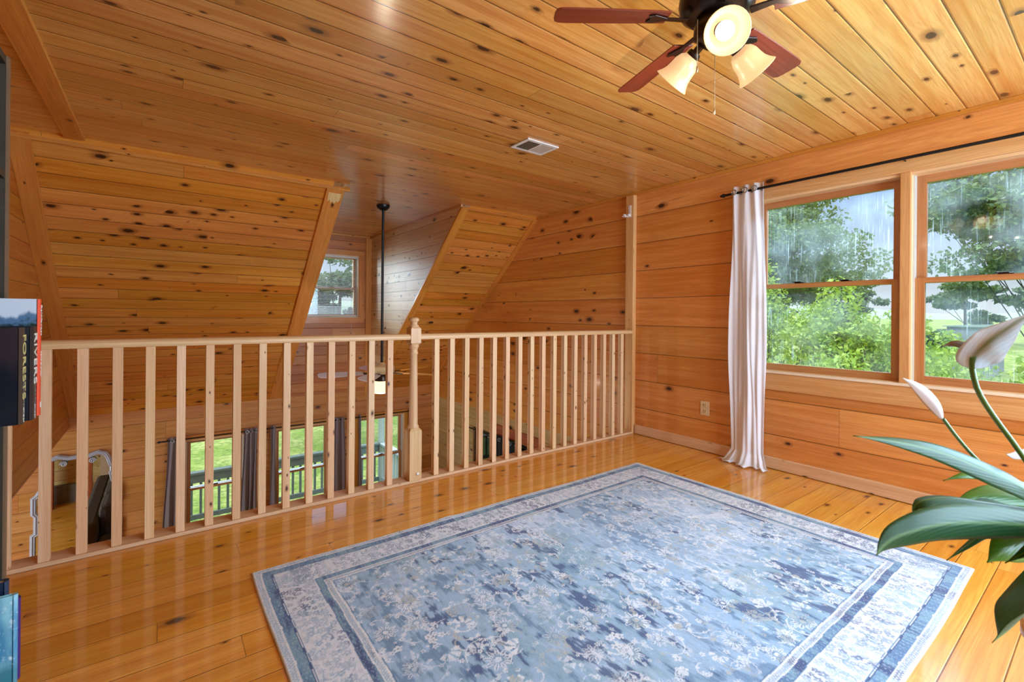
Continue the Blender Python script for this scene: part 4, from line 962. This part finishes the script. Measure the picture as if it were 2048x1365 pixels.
text_mesh('spine_title', 'Rainforest', .019, MAT['ink'], sp, (-.2477, 1.673, SZ+.282), (0, 0, -1), (0, 1, 0)); text_mesh('subtitle', 'world of green', .011, MAT['ink'], sp, (-.2477, 1.673, SZ+.165), (0, 0, -1), (0, 1, 0)); boxobj('publisher_mark', (-.2482, 1.667, SZ+.02), (-.2476, 1.679, SZ+.034), MAT['ink'], sp)
t, sp = book('book with a pale blue ice photo cover low on the bookcase', -.2405, 1.40, 1.412, .315, .190, .20, MAT['paper'], MAT['cov_ice'], front=MAT['cov_ice'], group='books on the lowest shelf')
t, sp = book('thin book with a purple spine behind the pale blue one', -.240, 1.417, 1.437, .315, .172, .19, MAT['navy'], MAT['purple'], group='books on the lowest shelf')
t, sp = book('dark navy and white book at the back of the lowest shelf pair', -.262, 1.442, 1.462, .315, .205, .19, MAT['navy'], MAT['navy'], group='books on the lowest shelf')

# ------------------------------------------------------------------ peace lily at the right
PB = at(2215, 1120, .95)
lily = thing('peace_lily', 'potted peace lily with long dark leaves and two flowers at the right', 'plant', (PB.x, PB.y, PB.z-.10))
def bez(P, n):
    P = [Vector(p) for p in P]; out = []
    Q = [P[0]*2-P[1]]+P+[P[-1]*2-P[-2]]
    segs = len(P)-1
    for i in range(n+1):
        s = i/n*segs; k = min(segs-1, int(s)); t = s-k; a, b, c, d = Q[k:k+4]
        out.append(.5*((2*b)+(c-a)*t+(2*a-5*b+4*c-d)*t*t+(3*b-a-3*c+d)*t**3))
    return out
def leaf(pts, w, mat, side=(0, 0, 1), fold=.25, n=26, name='leaf', peak=.42, curl=0.0, base_frac=.12, wave=.0):
    """pts from base to tip (world); side = direction the leaf's width roughly follows"""
    S = bez(pts, n); rows, uvs = [], []
    L_ = sum((S[i+1]-S[i]).length for i in range(n)); mcol = 9
    for i, p in enumerate(S):
        t = i/n; d_ = (S[min(i+1, n)]-S[max(i-1, 0)]).normalized(); sd = Vector(side); sd = (sd-d_*sd.dot(d_)).normalized(); nn = d_.cross(sd)
        prof = (math.sin(PI*min(1, (t**(math.log(.5)/math.log(peak)))))**(.85 if t < peak else 1.2)) if t > 0 else 0
        ww = max(w*prof, .0008); r = []; ru = []
        for j in range(mcol):
            v = -1+2*j/(mcol-1); a = curl*t*v
            off = nn*(abs(v)**1.3*fold*ww+wave*ww*math.sin(t*17+v*2)*abs(v)) 
            r.append(p+sd*(v*ww*math.cos(a))+off); ru.append((t*L_, v*.5*prof+1e-4))
        rows.append(r); uvs.append(ru)
    m = MB(); m.grid(rows, False, True, uvs); o = m.build(name, mat, lily); s = o.modifiers.new('blade', 'SOLIDIFY'); s.thickness = .0007; s.offset = 0
    return o
def stem(pts, r, mat=None, name='stem', par=None):
    m = MB(); m.tube(bez(pts, 16), r, 8); return m.build(name, mat or MAT['stem'], par or lily)
A = lambda x, y, d: at(x, y, d)
U = Vector((0, 0, 1)); Rv = _R; Fv = _F
# long upper leaf
leaf([A(2120, 1040, .88), A(2060, 985, .86), A(1980, 945, .84), A(1880, 905, .82), A(1790, 884, .80), A(1706, 872, .79)], .0215, MAT['lily'], U+Fv*.5, .35, peak=.36)
leaf([A(2150, 1010, 1.0), A(2060, 975, .98), A(1990, 952, .96), A(1935, 950, .95), A(1886, 962, .95)], .014, MAT['lily_bright'], U*.6+Fv*.6, .3)
leaf([A(2150, 1030, 1.02), A(2070, 1000, 1.02), A(2000, 990, 1.02), A(1945, 995, 1.02), A(1905, 1008, 1.02)], .024, MAT['lily_bright'], U*.7+Fv*.5, .2)
leaf([A(2140, 1030, .90), A(2060, 1018, .90), A(1980, 1006, .89), A(1900, 995, .88), A(1850, 1000, .87), A(1830, 1012, .87), A(1824, 1032, .87)], .017, MAT['lily'], Fv+U*.25, .5, peak=.5)
leaf([A(2140, 1060, .92), A(2060, 1032, .92), A(1985, 1010, .92), A(1930, 1012, .92)], .030, MAT['lily'], U*.4+Fv, .2)
# big middle leaf drooping to the left
leaf([A(2150, 1065, .82), A(2060, 1052, .80), A(1970, 1046, .78), A(1880, 1050, .76), A(1800, 1072, .75), A(1768, 1092, .745), A(1753, 1112, .74)], .029, MAT['lily'], U+Fv*.15, .3, peak=.40)
leaf([A(2120, 1075, .97), A(2040, 1058, .97), A(1975, 1066, .97), A(1930, 1095, .97), A(1893, 1122, .97)], .009, MAT['lily'], U*.5+Fv, .3)
leaf([A(2170, 1060, .88), A(2100, 1060, .86), A(2050, 1078, .85), A(2010, 1100, .84), A(1974, 1126, .84)], .036, MAT['lily_bright'], U*.8-Rv*.5+Fv*.3, .25, peak=.5)
leaf([A(2190, 1070, .85), A(2140, 1075, .82), A(2080, 1092, .80), A(2010, 1127, .79)], .024, MAT['lily'], U, .2)
# low leaf at the right edge
leaf([A(2190, 1040, .80), A(2140, 1110, .76), A(2080, 1190, .72), A(2030, 1250, .70), A(1984, 1287, .69)], .058, MAT['lily'], U*.65+Rv*.75, .25, peak=.45)
# flowers
st1 = stem([A(2190, 1120, .86), A(2110, 1010, .85), A(2040, 905, .84), A(1985, 830, .83), A(1955, 780, .82), A(1944, 735, .82), A(1946, 715, .815)], .0042)
leaf([A(1944, 738, .82), A(1950, 712, .815), A(1975, 686, .81), A(2005, 664, .80), A(2040, 640, .79), A(2075, 626, .78)], .030, MAT['lily_spathe'], U*.8-Rv*.45+Fv*.3, .55, name='flower_spathe', peak=.35, curl=1.2, wave=.12)
leaf([A(1946, 735, .822), A(1956, 708, .818), A(1990, 680, .81), A(2030, 655, .80), A(2070, 630, .79)], .010, MAT['stem'], U, .3, name='flower_rib')
leaf([A(1944, 697, .825), A(1925, 690, .825), A(1905, 688, .825), A(1884, 693, .825)], .0062, MAT['lily_brown'], U, .3, name='withered_tip')
st2 = stem([A(2150, 1080, .92), A(2040, 990, .90), A(1960, 925, .88), A(1918, 880, .87), A(1886, 838, .86)], .0030)
leaf([A(1886, 840, .86), A(1874, 815, .858), A(1852, 790, .855), A(1828, 770, .852), A(1804, 756, .85)], .0125, MAT['lily_white'], U*.7+Rv*.7, .35, name='flower_spathe', peak=.4)
leaf([A(2090, 905, .9), A(2060, 908, .9), A(2030, 912, .9), A(2012, 909, .9)], .010, MAT['lily_white'], U, .2, name='flower_spathe')
stem([A(2190, 1120, .9), A(2130, 1000, .9), A(2090, 908, .9)], .003)
for dx in (-.02, .0, .03): stem([PB+Vector((dx, 0, -.02)), PB+Vector((dx*1.5, .02, .06)), A(2150+dx*300, 1045+abs(dx)*500, .88)], .0045)
m = MB(); pz = PB.z-.02
m.lathe([(.055, pz-.16), (.062, pz-.155), (.078, pz-.06), (.088, pz), (.092, pz), (.090, pz+.006), (.080, pz+.006), (.076, pz-.012)], (PB.x+.0, PB.y, 0), seg=36); m.build('pot', MAT['pot'], lily)
m = MB(); m.lathe([(.0, pz-.010), (.077, pz-.012)], (PB.x, PB.y, 0), seg=30, caps=False); m.build('soil', MAT['soil'], lily)
pst = thing('plant_stand', 'round wooden stand under the potted peace lily', 'plant stand', (PB.x, PB.y, 0))
m = MB(); m.lathe([(.0, pz-.182), (.12, pz-.182), (.12, pz-.161), (.0, pz-.161)], (PB.x, PB.y, 0), seg=36); m.build('top', MAT['trim'], pst)
for k in range(3):
    a = k*2*PI/3+.5; m = MB(); m.bar((PB.x+.10*math.cos(a), PB.y+.10*math.sin(a), 0), (PB.x+.08*math.cos(a), PB.y+.08*math.sin(a), pz-.182), .022, .022, (math.cos(a), math.sin(a), 0)); m.build('leg', MAT['trim'], pst)

# ------------------------------------------------------------------ mirror on the far wall of the lower room
mc = -.722
mir = thing('ornate_mirror', 'tall silver grey mirror with scrolled top on the lower far wall', 'mirror', (mc, FY-.02, LF+.4))
half = [(.0, -.505), (.10, -.510), (.135, -.497), (.185, -.483), (.235, -.500), (.262, -.545), (.285, -.62), (.300, -.640), (.300, -.685), (.285, -.70), (.31, -.80), (.345, -.86), (.372, -.88), (.372, -1.02), (.345, -1.05), (.345, -1.25), (.375, -1.27), (.375, -1.62), (.32, -1.70), (.0, -1.72)]
def offs(poly, d):
    n = len(poly); out = []
    for i in range(n):
        p0, p1, p2 = Vector(poly[i-1]), Vector(poly[i]), Vector(poly[(i+1) % n]); e1 = (p1-p0).normalized(); e2 = (p2-p1).normalized()
        nn = Vector((-e1.y, e1.x))+Vector((-e2.y, e2.x)); nn.normalize(); k = max(.5, nn.dot(Vector((-e1.y, e1.x)))); out.append(p1+nn*d/k)
    return out
half = [(x*.87, z) for x, z in half]
outer = [(x, z) for x, z in half] + [(-x, z) for x, z in half[::-1][1:-1]]
outer = outer[::-1]
inner = offs(outer, .045) if offs(outer, .045)[0].y > outer[0][1] else offs(outer, -.045)
if sum(abs(p.x) for p in inner) > sum(abs(p[0]) for p in outer): inner = offs(outer, -.045)
n = len(outer); rows = []
prof = [(0, 0.0), (.0, .018), (.15, .030), (.35, .024), (.55, .034), (.8, .026), (1, .016), (1, .0)]
for t_, d_ in prof: rows.append([(mc+outer[i][0]+(inner[i][0]-outer[i][0])*t_, FY-.004-d_, outer[i][1]+(inner[i][1]-outer[i][1])*t_) for i in range(n)])
m = MB(); m.grid([[rows[j][i] for j in range(len(rows))] for i in range(n)], True, False); m.build('mirror_frame', MAT['silver'], mir)
for sx_ in (-1, 1):   # scrolls
    m = MB(); pts = []
    for k in range(30):
        a = k/29*3.6*PI; r = .004+.026*(1-k/29); pts.append((mc+sx_*(.115+r*math.cos(a)), FY-.042, -.540+r*math.sin(a)))
    m.tube(pts, .0055, 8); m.build('scroll', MAT['silver'], mir)
m = MB(); m.face([(mc+p[0], FY-.012, p[1]) for p in (inner if True else [])], (1, 0, 0)); m.build('mirror_glass', MAT['mirror'], mir)
# ------------------------------------------------------------------ things of the lower room seen in the mirror
sf = thing('sofa', 'brown-grey sofa in the room below, seen in the mirror', 'sofa', (-.35, 4.5, LF))
sx0, sx1, sy0, sy1 = -.86, .14, 3.4, 5.75
m = MB(); m.box((sx0, sy0, LF+.06), (sx1, sy1, LF+.42)); m.build('base', MAT['sofa'], sf, bevel=.03)
m = MB(); m.box((sx0, sy0, LF+.42), (sx0+.2, sy1, LF+.86)); m.build('backrest', MAT['sofa'], sf, bevel=.05)
for y in (sy0, sy1-.2): m = MB(); m.box((sx0+.2, y, LF+.42), (sx1, y+.2, LF+.64)); m.build('armrest', MAT['sofa'], sf, bevel=.05)
for k in range(3):
    y = sy0+.2+.65*k; m = MB(); m.box((sx0+.21, y+.01, LF+.42), (sx1-.02, y+.64, LF+.55)); m.build('seat_cushion', MAT['sofa'], sf, bevel=.05)
    m = MB(); m.box((sx0+.19, y+.02, LF+.55), (sx0+.40, y+.63, LF+1.0)); m.build('back_cushion', MAT['sofa'], sf, bevel=.08)
for x, y, lab in ((-1.64, 2.0, 'orange-brown square post by the pale wall of the lower room'), (-1.10, 2.15, 'orange-brown square post behind the sofa end in the lower room')):
    m = MB(); m.box((x-.07, y-.07, LF), (x+.07, y+.07, -.22 if x > LX-.1 else -.22), Z); o = m.build('support_post', MAT['header'], origin=(x, y, LF)); tag(o, lab, 'post')
for v in (0,): pass
o = boxobj('hearth_stone', (-1.60, LBY, LF), (-1.14, LBY+.10, LF+.34), MAT['stone'], origin=(-1.37, LBY, LF)); tag(o, 'low grey stone ledge between the two lower posts', 'stone ledge')

# ------------------------------------------------------------------ outside: ground, deck, trees
GZ = -3.1
m = MB(); nG = 48
def gz(x, y): 
    r = math.hypot(x, y); return GZ + max(0, r-35)*.028 + .15*math.sin(x*.11)*math.cos(y*.13)
Pg = []
def ax_(i): t = (i/nG)*2-1; return math.copysign(abs(t)**2.2, t)*260
Pg = [[(ax_(i), ax_(j), gz(ax_(i), ax_(j))) for j in range(nG+1)] for i in range(nG+1)]
m.grid(Pg, False, True); gr = m.build('ground', MAT['grass']); struct(gr)
def hill(x0, y0, x1, y1, h, seed, n=60):
    rnd = random.Random(seed); m = MB(); rows = []
    ph = [rnd.uniform(0, 6) for _ in range(4)]
    for i in range(n+1):
        t = i/n; x = x0+(x1-x0)*t; y = y0+(y1-y0)*t; hh = h*(.7+.2*math.sin(t*7+ph[0])+.12*math.sin(t*17+ph[1]))
        d = Vector((x, y, 0)).normalized()
        rows.append([(x-d.x*25*(1-k), y-d.y*25*(1-k), -2+hh*math.sin(PI/2*k)) for k in (0, .3, .6, .85, 1)]+[(x+d.x*30, y+d.y*30, -4)])
    m.grid(rows, False, True); return struct(m.build('hill', MAT['hill']))
hill(190, -90, 190, 170, 12, 3); hill(170, 150, -120, 230, 13, 5)

# deck outside the lower windows
dk = thing('deck_railing', 'weathered grey-green deck railing beyond the lower windows', 'railing', (1.5, 9.7, LF-.1))
DYR, DRX, RT = 9.7, 3.80, -1.66
boxobj('top_rail', (-4.2, DYR-.07, RT-.04), (DRX+.07, DYR+.07, RT), MAT['deck'], dk, grain=(1, 0, 0), bevel=.004)
boxobj('upper_rail', (-4.2, DYR-.02, RT-.19), (DRX, DYR+.02, RT-.04), MAT['deck'], dk, grain=(1, 0, 0))
boxobj('lower_rail', (-4.2, DYR-.02, LF+.02), (DRX, DYR+.02, LF+.10), MAT['deck'], dk, grain=(1, 0, 0))
bal = None
x = -3.9
while x < DRX-.05:
    if bal is None: bal = boxobj('deck_baluster', (x-.019, DYR+.02, LF+.0), (x+.019, DYR+.058, RT-.04), MAT['deck'], dk); bx_ = x
    else:
        c = bal.copy(); C.objects.link(c); c.location = (bal.location.x+x-bx_, bal.location.y, bal.location.z)
    x += .135
boxobj('side_top_rail', (DRX-.07, 7.1, RT-.04), (DRX+.07, DYR-.07, RT), MAT['deckpale'], dk, bevel=.004)
boxobj('side_rail', (DRX-.02, 7.1, LF+.02), (DRX+.02, DYR-.07, LF+.10), MAT['deckpale'], dk)
y = 7.25; bal = None
while y < DYR-.12:
    if bal is None: bal = boxobj('side_baluster', (DRX-.019, y-.019, LF+.10), (DRX+.019, y+.019, RT-.04), MAT['deckpale'], dk); by_ = y
    else: c = bal.copy(); C.objects.link(c); c.location = (bal.location.x, bal.location.y+y-by_, bal.location.z)
    y += .135
m = MB(); m.box((DRX-.06, DYR-.05, GZ), (DRX+.04, DYR+.05, .0), Z); m.build('corner_post', MAT['deckpale'], dk)
m = MB(); m.box((-.72, DYR-.05, GZ), (-.62, DYR+.05, 0), Z); m.build('corner_post', MAT['deck'], dk)
m = MB(); m.box((-4.2, FY+.14, LF-.14), (DRX+.1, DYR+.1, LF-.10), (1, 0, 0)); struct(m.build('floor_deck', MAT['deck']))

m = MB(); m.hexa([(-4.3, FY+.14, .60), (DRX+.5, FY+.14, .60), (DRX+.5, DYR+.45, .02), (-4.3, DYR+.45, .02), (-4.3, FY+.14, .68), (DRX+.5, FY+.14, .68), (DRX+.5, DYR+.45, .10), (-4.3, DYR+.45, .10)], (1, 0, 0)); struct(m.build('roof_porch_bounce', MAT['white']))  # unseen porch roof, added to bounce light in through the dormer window
def foliage(mb_v, cen, rad, n, size, rnd):
    """n small leaf quads scattered through the shell of an ellipsoid"""
    u = rnd.normal(size=(n, 3)); u /= np.linalg.norm(u, axis=1)[:, None]; r = rnd.uniform(.35, 1.0, n)**.6
    c = np.array(cen)+u*np.array(rad)*r[:, None]
    a = rnd.normal(size=(n, 3)); a /= np.linalg.norm(a, axis=1)[:, None]; b = np.cross(a, rnd.normal(size=(n, 3))); b /= np.linalg.norm(b, axis=1)[:, None]
    s = (size*rnd.uniform(.55, 1.25, n))[:, None]
    q = np.stack([c-a*s, c-b*s*.55, c+a*s, c+b*s*.55], 1)
    mb_v.append(q)
def quads_mesh(name, qs, mat, parent):
    Q = np.concatenate(qs).astype(np.float32); base = np.array(parent.location, np.float32) if parent else 0
    n = len(Q); me = bpy.data.meshes.new(name); me.vertices.add(n*4); me.vertices.foreach_set('co', (Q.reshape(-1, 3)-base).ravel())
    me.loops.add(n*4); me.loops.foreach_set('vertex_index', np.arange(n*4, dtype=np.int32)); me.polygons.add(n)
    me.polygons.foreach_set('loop_start', (np.arange(n)*4).astype(np.int32)); me.polygons.foreach_set('loop_total', np.full(n, 4, np.int32)); me.update(calc_edges=True)
    me.materials.append(mat); o = bpy.data.objects.new(name, me); C.objects.link(o); o.parent = parent; return o
def tree(label, x, y, h, crown, nclus, nleaf, size, mat, seed, trunk_r=.18, low=.35, group=None, name='tree', cr=(.5, .5)):
    g0 = gz(x, y); t = thing(name, label, 'tree', (x, y, g0), group); rnd = random.Random(seed); nr = np.random.RandomState(seed)
    m = MB(); top = g0+h
    tr_ = [(x, y, g0-.1), (x+rnd.uniform(-.1, .1), y+rnd.uniform(-.1, .1), g0+h*.35), (x+rnd.uniform(-.3, .3), y+rnd.uniform(-.3, .3), g0+h*.8)]
    m.tube(bez(tr_, 8), [trunk_r*(1-.85*i/8) for i in range(9)], 8)
    qs = []; cz = g0+h*(low+1)/2; rz = h*(1-low)/2
    for k in range(nclus):
        th = rnd.uniform(0, 2*PI); ph = math.acos(rnd.uniform(-.95, 1)); rr = rnd.uniform(.45, 1.0)
        c = (x+crown*rr*math.sin(ph)*math.cos(th), y+crown*rr*math.sin(ph)*math.sin(th), cz+rz*rr*math.cos(ph))
        s = crown*rnd.uniform(.12, .26)
        foliage(qs, c, (s*1.25, s*1.25, s*.55), nleaf, size, nr)
        if k % 4 == 0:
            b0 = Vector(bez(tr_, 8)[min(8, max(2, int(8*(c[2]-g0)/h*.75)))]); cc = Vector(c); mid = b0.lerp(cc, .5)+Vector((0, 0, .12*crown*rnd.uniform(-.3, .6)))
            m.tube(bez([b0, mid, cc], 5), [trunk_r*.16*(1-.8*i/5) for i in range(6)], 5)
    m.build('trunk', MAT['bark'], t); quads_mesh('foliage', qs, mat, t); return t
tree('large leafy oak filling the left upper pane of the loft window', 14.3, 7.1, 8.4, 3.2, 150, 460, .056, MAT['leaf_oak'], 11, .2, .42)
tree('large leafy oak with thin trunk beyond the right loft window', 12.6, .45, 9.4, 2.3, 150, 460, .052, MAT['leaf_oak'], 12, .09, .40)
tree('dark tree beyond the small dormer window', 4.6, 15.5, 6.6, 2.4, 60, 260, .10, MAT['leaf_dark'], 13, .2, .25)
tree('pale tree further behind the dormer window', 2.2, 24, 6.0, 3.2, 50, 240, .14, MAT['leaf_oak'], 14, .25, .2)
def shrub(label, x, y, h, r, seed, mat='leaf_bush', n=26, nl=520, size=.040, group='bright green shrubs outside the loft windows'):
    g0 = gz(x, y); t = thing('shrub', label, 'shrub', (x, y, g0), group); rnd = random.Random(seed); nr = np.random.RandomState(seed); qs = []; m = MB()
    for k in range(n):
        th = rnd.uniform(0, 2*PI); rr = r*math.sqrt(rnd.uniform(0, 1)); z = g0+h*rnd.uniform(.25, 1)*(1-.30*(rr/r)**2)
        c = (x+rr*math.cos(th), y+rr*math.sin(th), z); foliage(qs, c, (r*.34, r*.34, h*.11), nl, size, nr)
        m.tube([(x, y, g0), ((x+c[0])/2, (y+c[1])/2, g0+(z-g0)*.6), c], [.03, .02, .006], 5)
    m.build('stems', MAT['bark'], t); quads_mesh('foliage', qs, MAT[mat], t)
shrub('tall bright green shrub beside the curtain in the left pane', 8.6, 3.95, 4.95, 1.25, 31, n=44)
shrub('mid-height green shrub in the middle of the left lower pane', 8.3, 2.75, 4.45, 1.0, 32, n=36)
shrub('green shrub seen behind the window mullion', 8.9, 1.9, 4.0, 1.0, 33, n=34)
shrub('green shrub at the left of the right lower pane', 7.6, 1.10, 3.75, .8, 34, n=32)
shrub('green shrub behind the large lily flower', 7.2, .30, 3.75, .85, 35, n=32)
shrub('low shrub in front at the foot of the left pane', 7.0, 2.2, 3.7, .9, 36, n=32)
shrub('tall green shrub hidden mostly by the white curtain', 9.0, 5.2, 5.2, 1.3, 37, n=40)
shrub('small round shrub in the far field by the shed', 43, 8.1, 3.6, 1.1, 38, 'leaf_dark', n=14, nl=120, size=.2, group='far shrubs')
sh = thing('shed', 'grey metal shed in the far field through the right window', 'shed', (45, 7.1, gz(45, 7.1)))
m = MB(); m.box((45, 5.6, gz(45, 7)-.3), (50, 7.9, .55)); m.build('walls', MAT['shed'], sh)
m = MB(); m.prism([(44.8, 5.4, .55), (44.8, 8.1, .55), (44.8, 8.1, .62), (44.8, 5.4, .75)], (5.4, 0, 0)); m.build('roof', MAT['deck'], sh)
for k, (x, y, h) in enumerate(((70, 22, 8), (78, 12, 9), (74, 3, 8), (66, 32, 9))):
    tree(['distant round tree left of the far field', 'distant tree behind the shed', 'distant tree right of the shed', 'distant tree at the far left of the field'][k], x, y, h, 4.2, 24, 120, .35, MAT['leaf_dark'], 50+k, .3, .1)
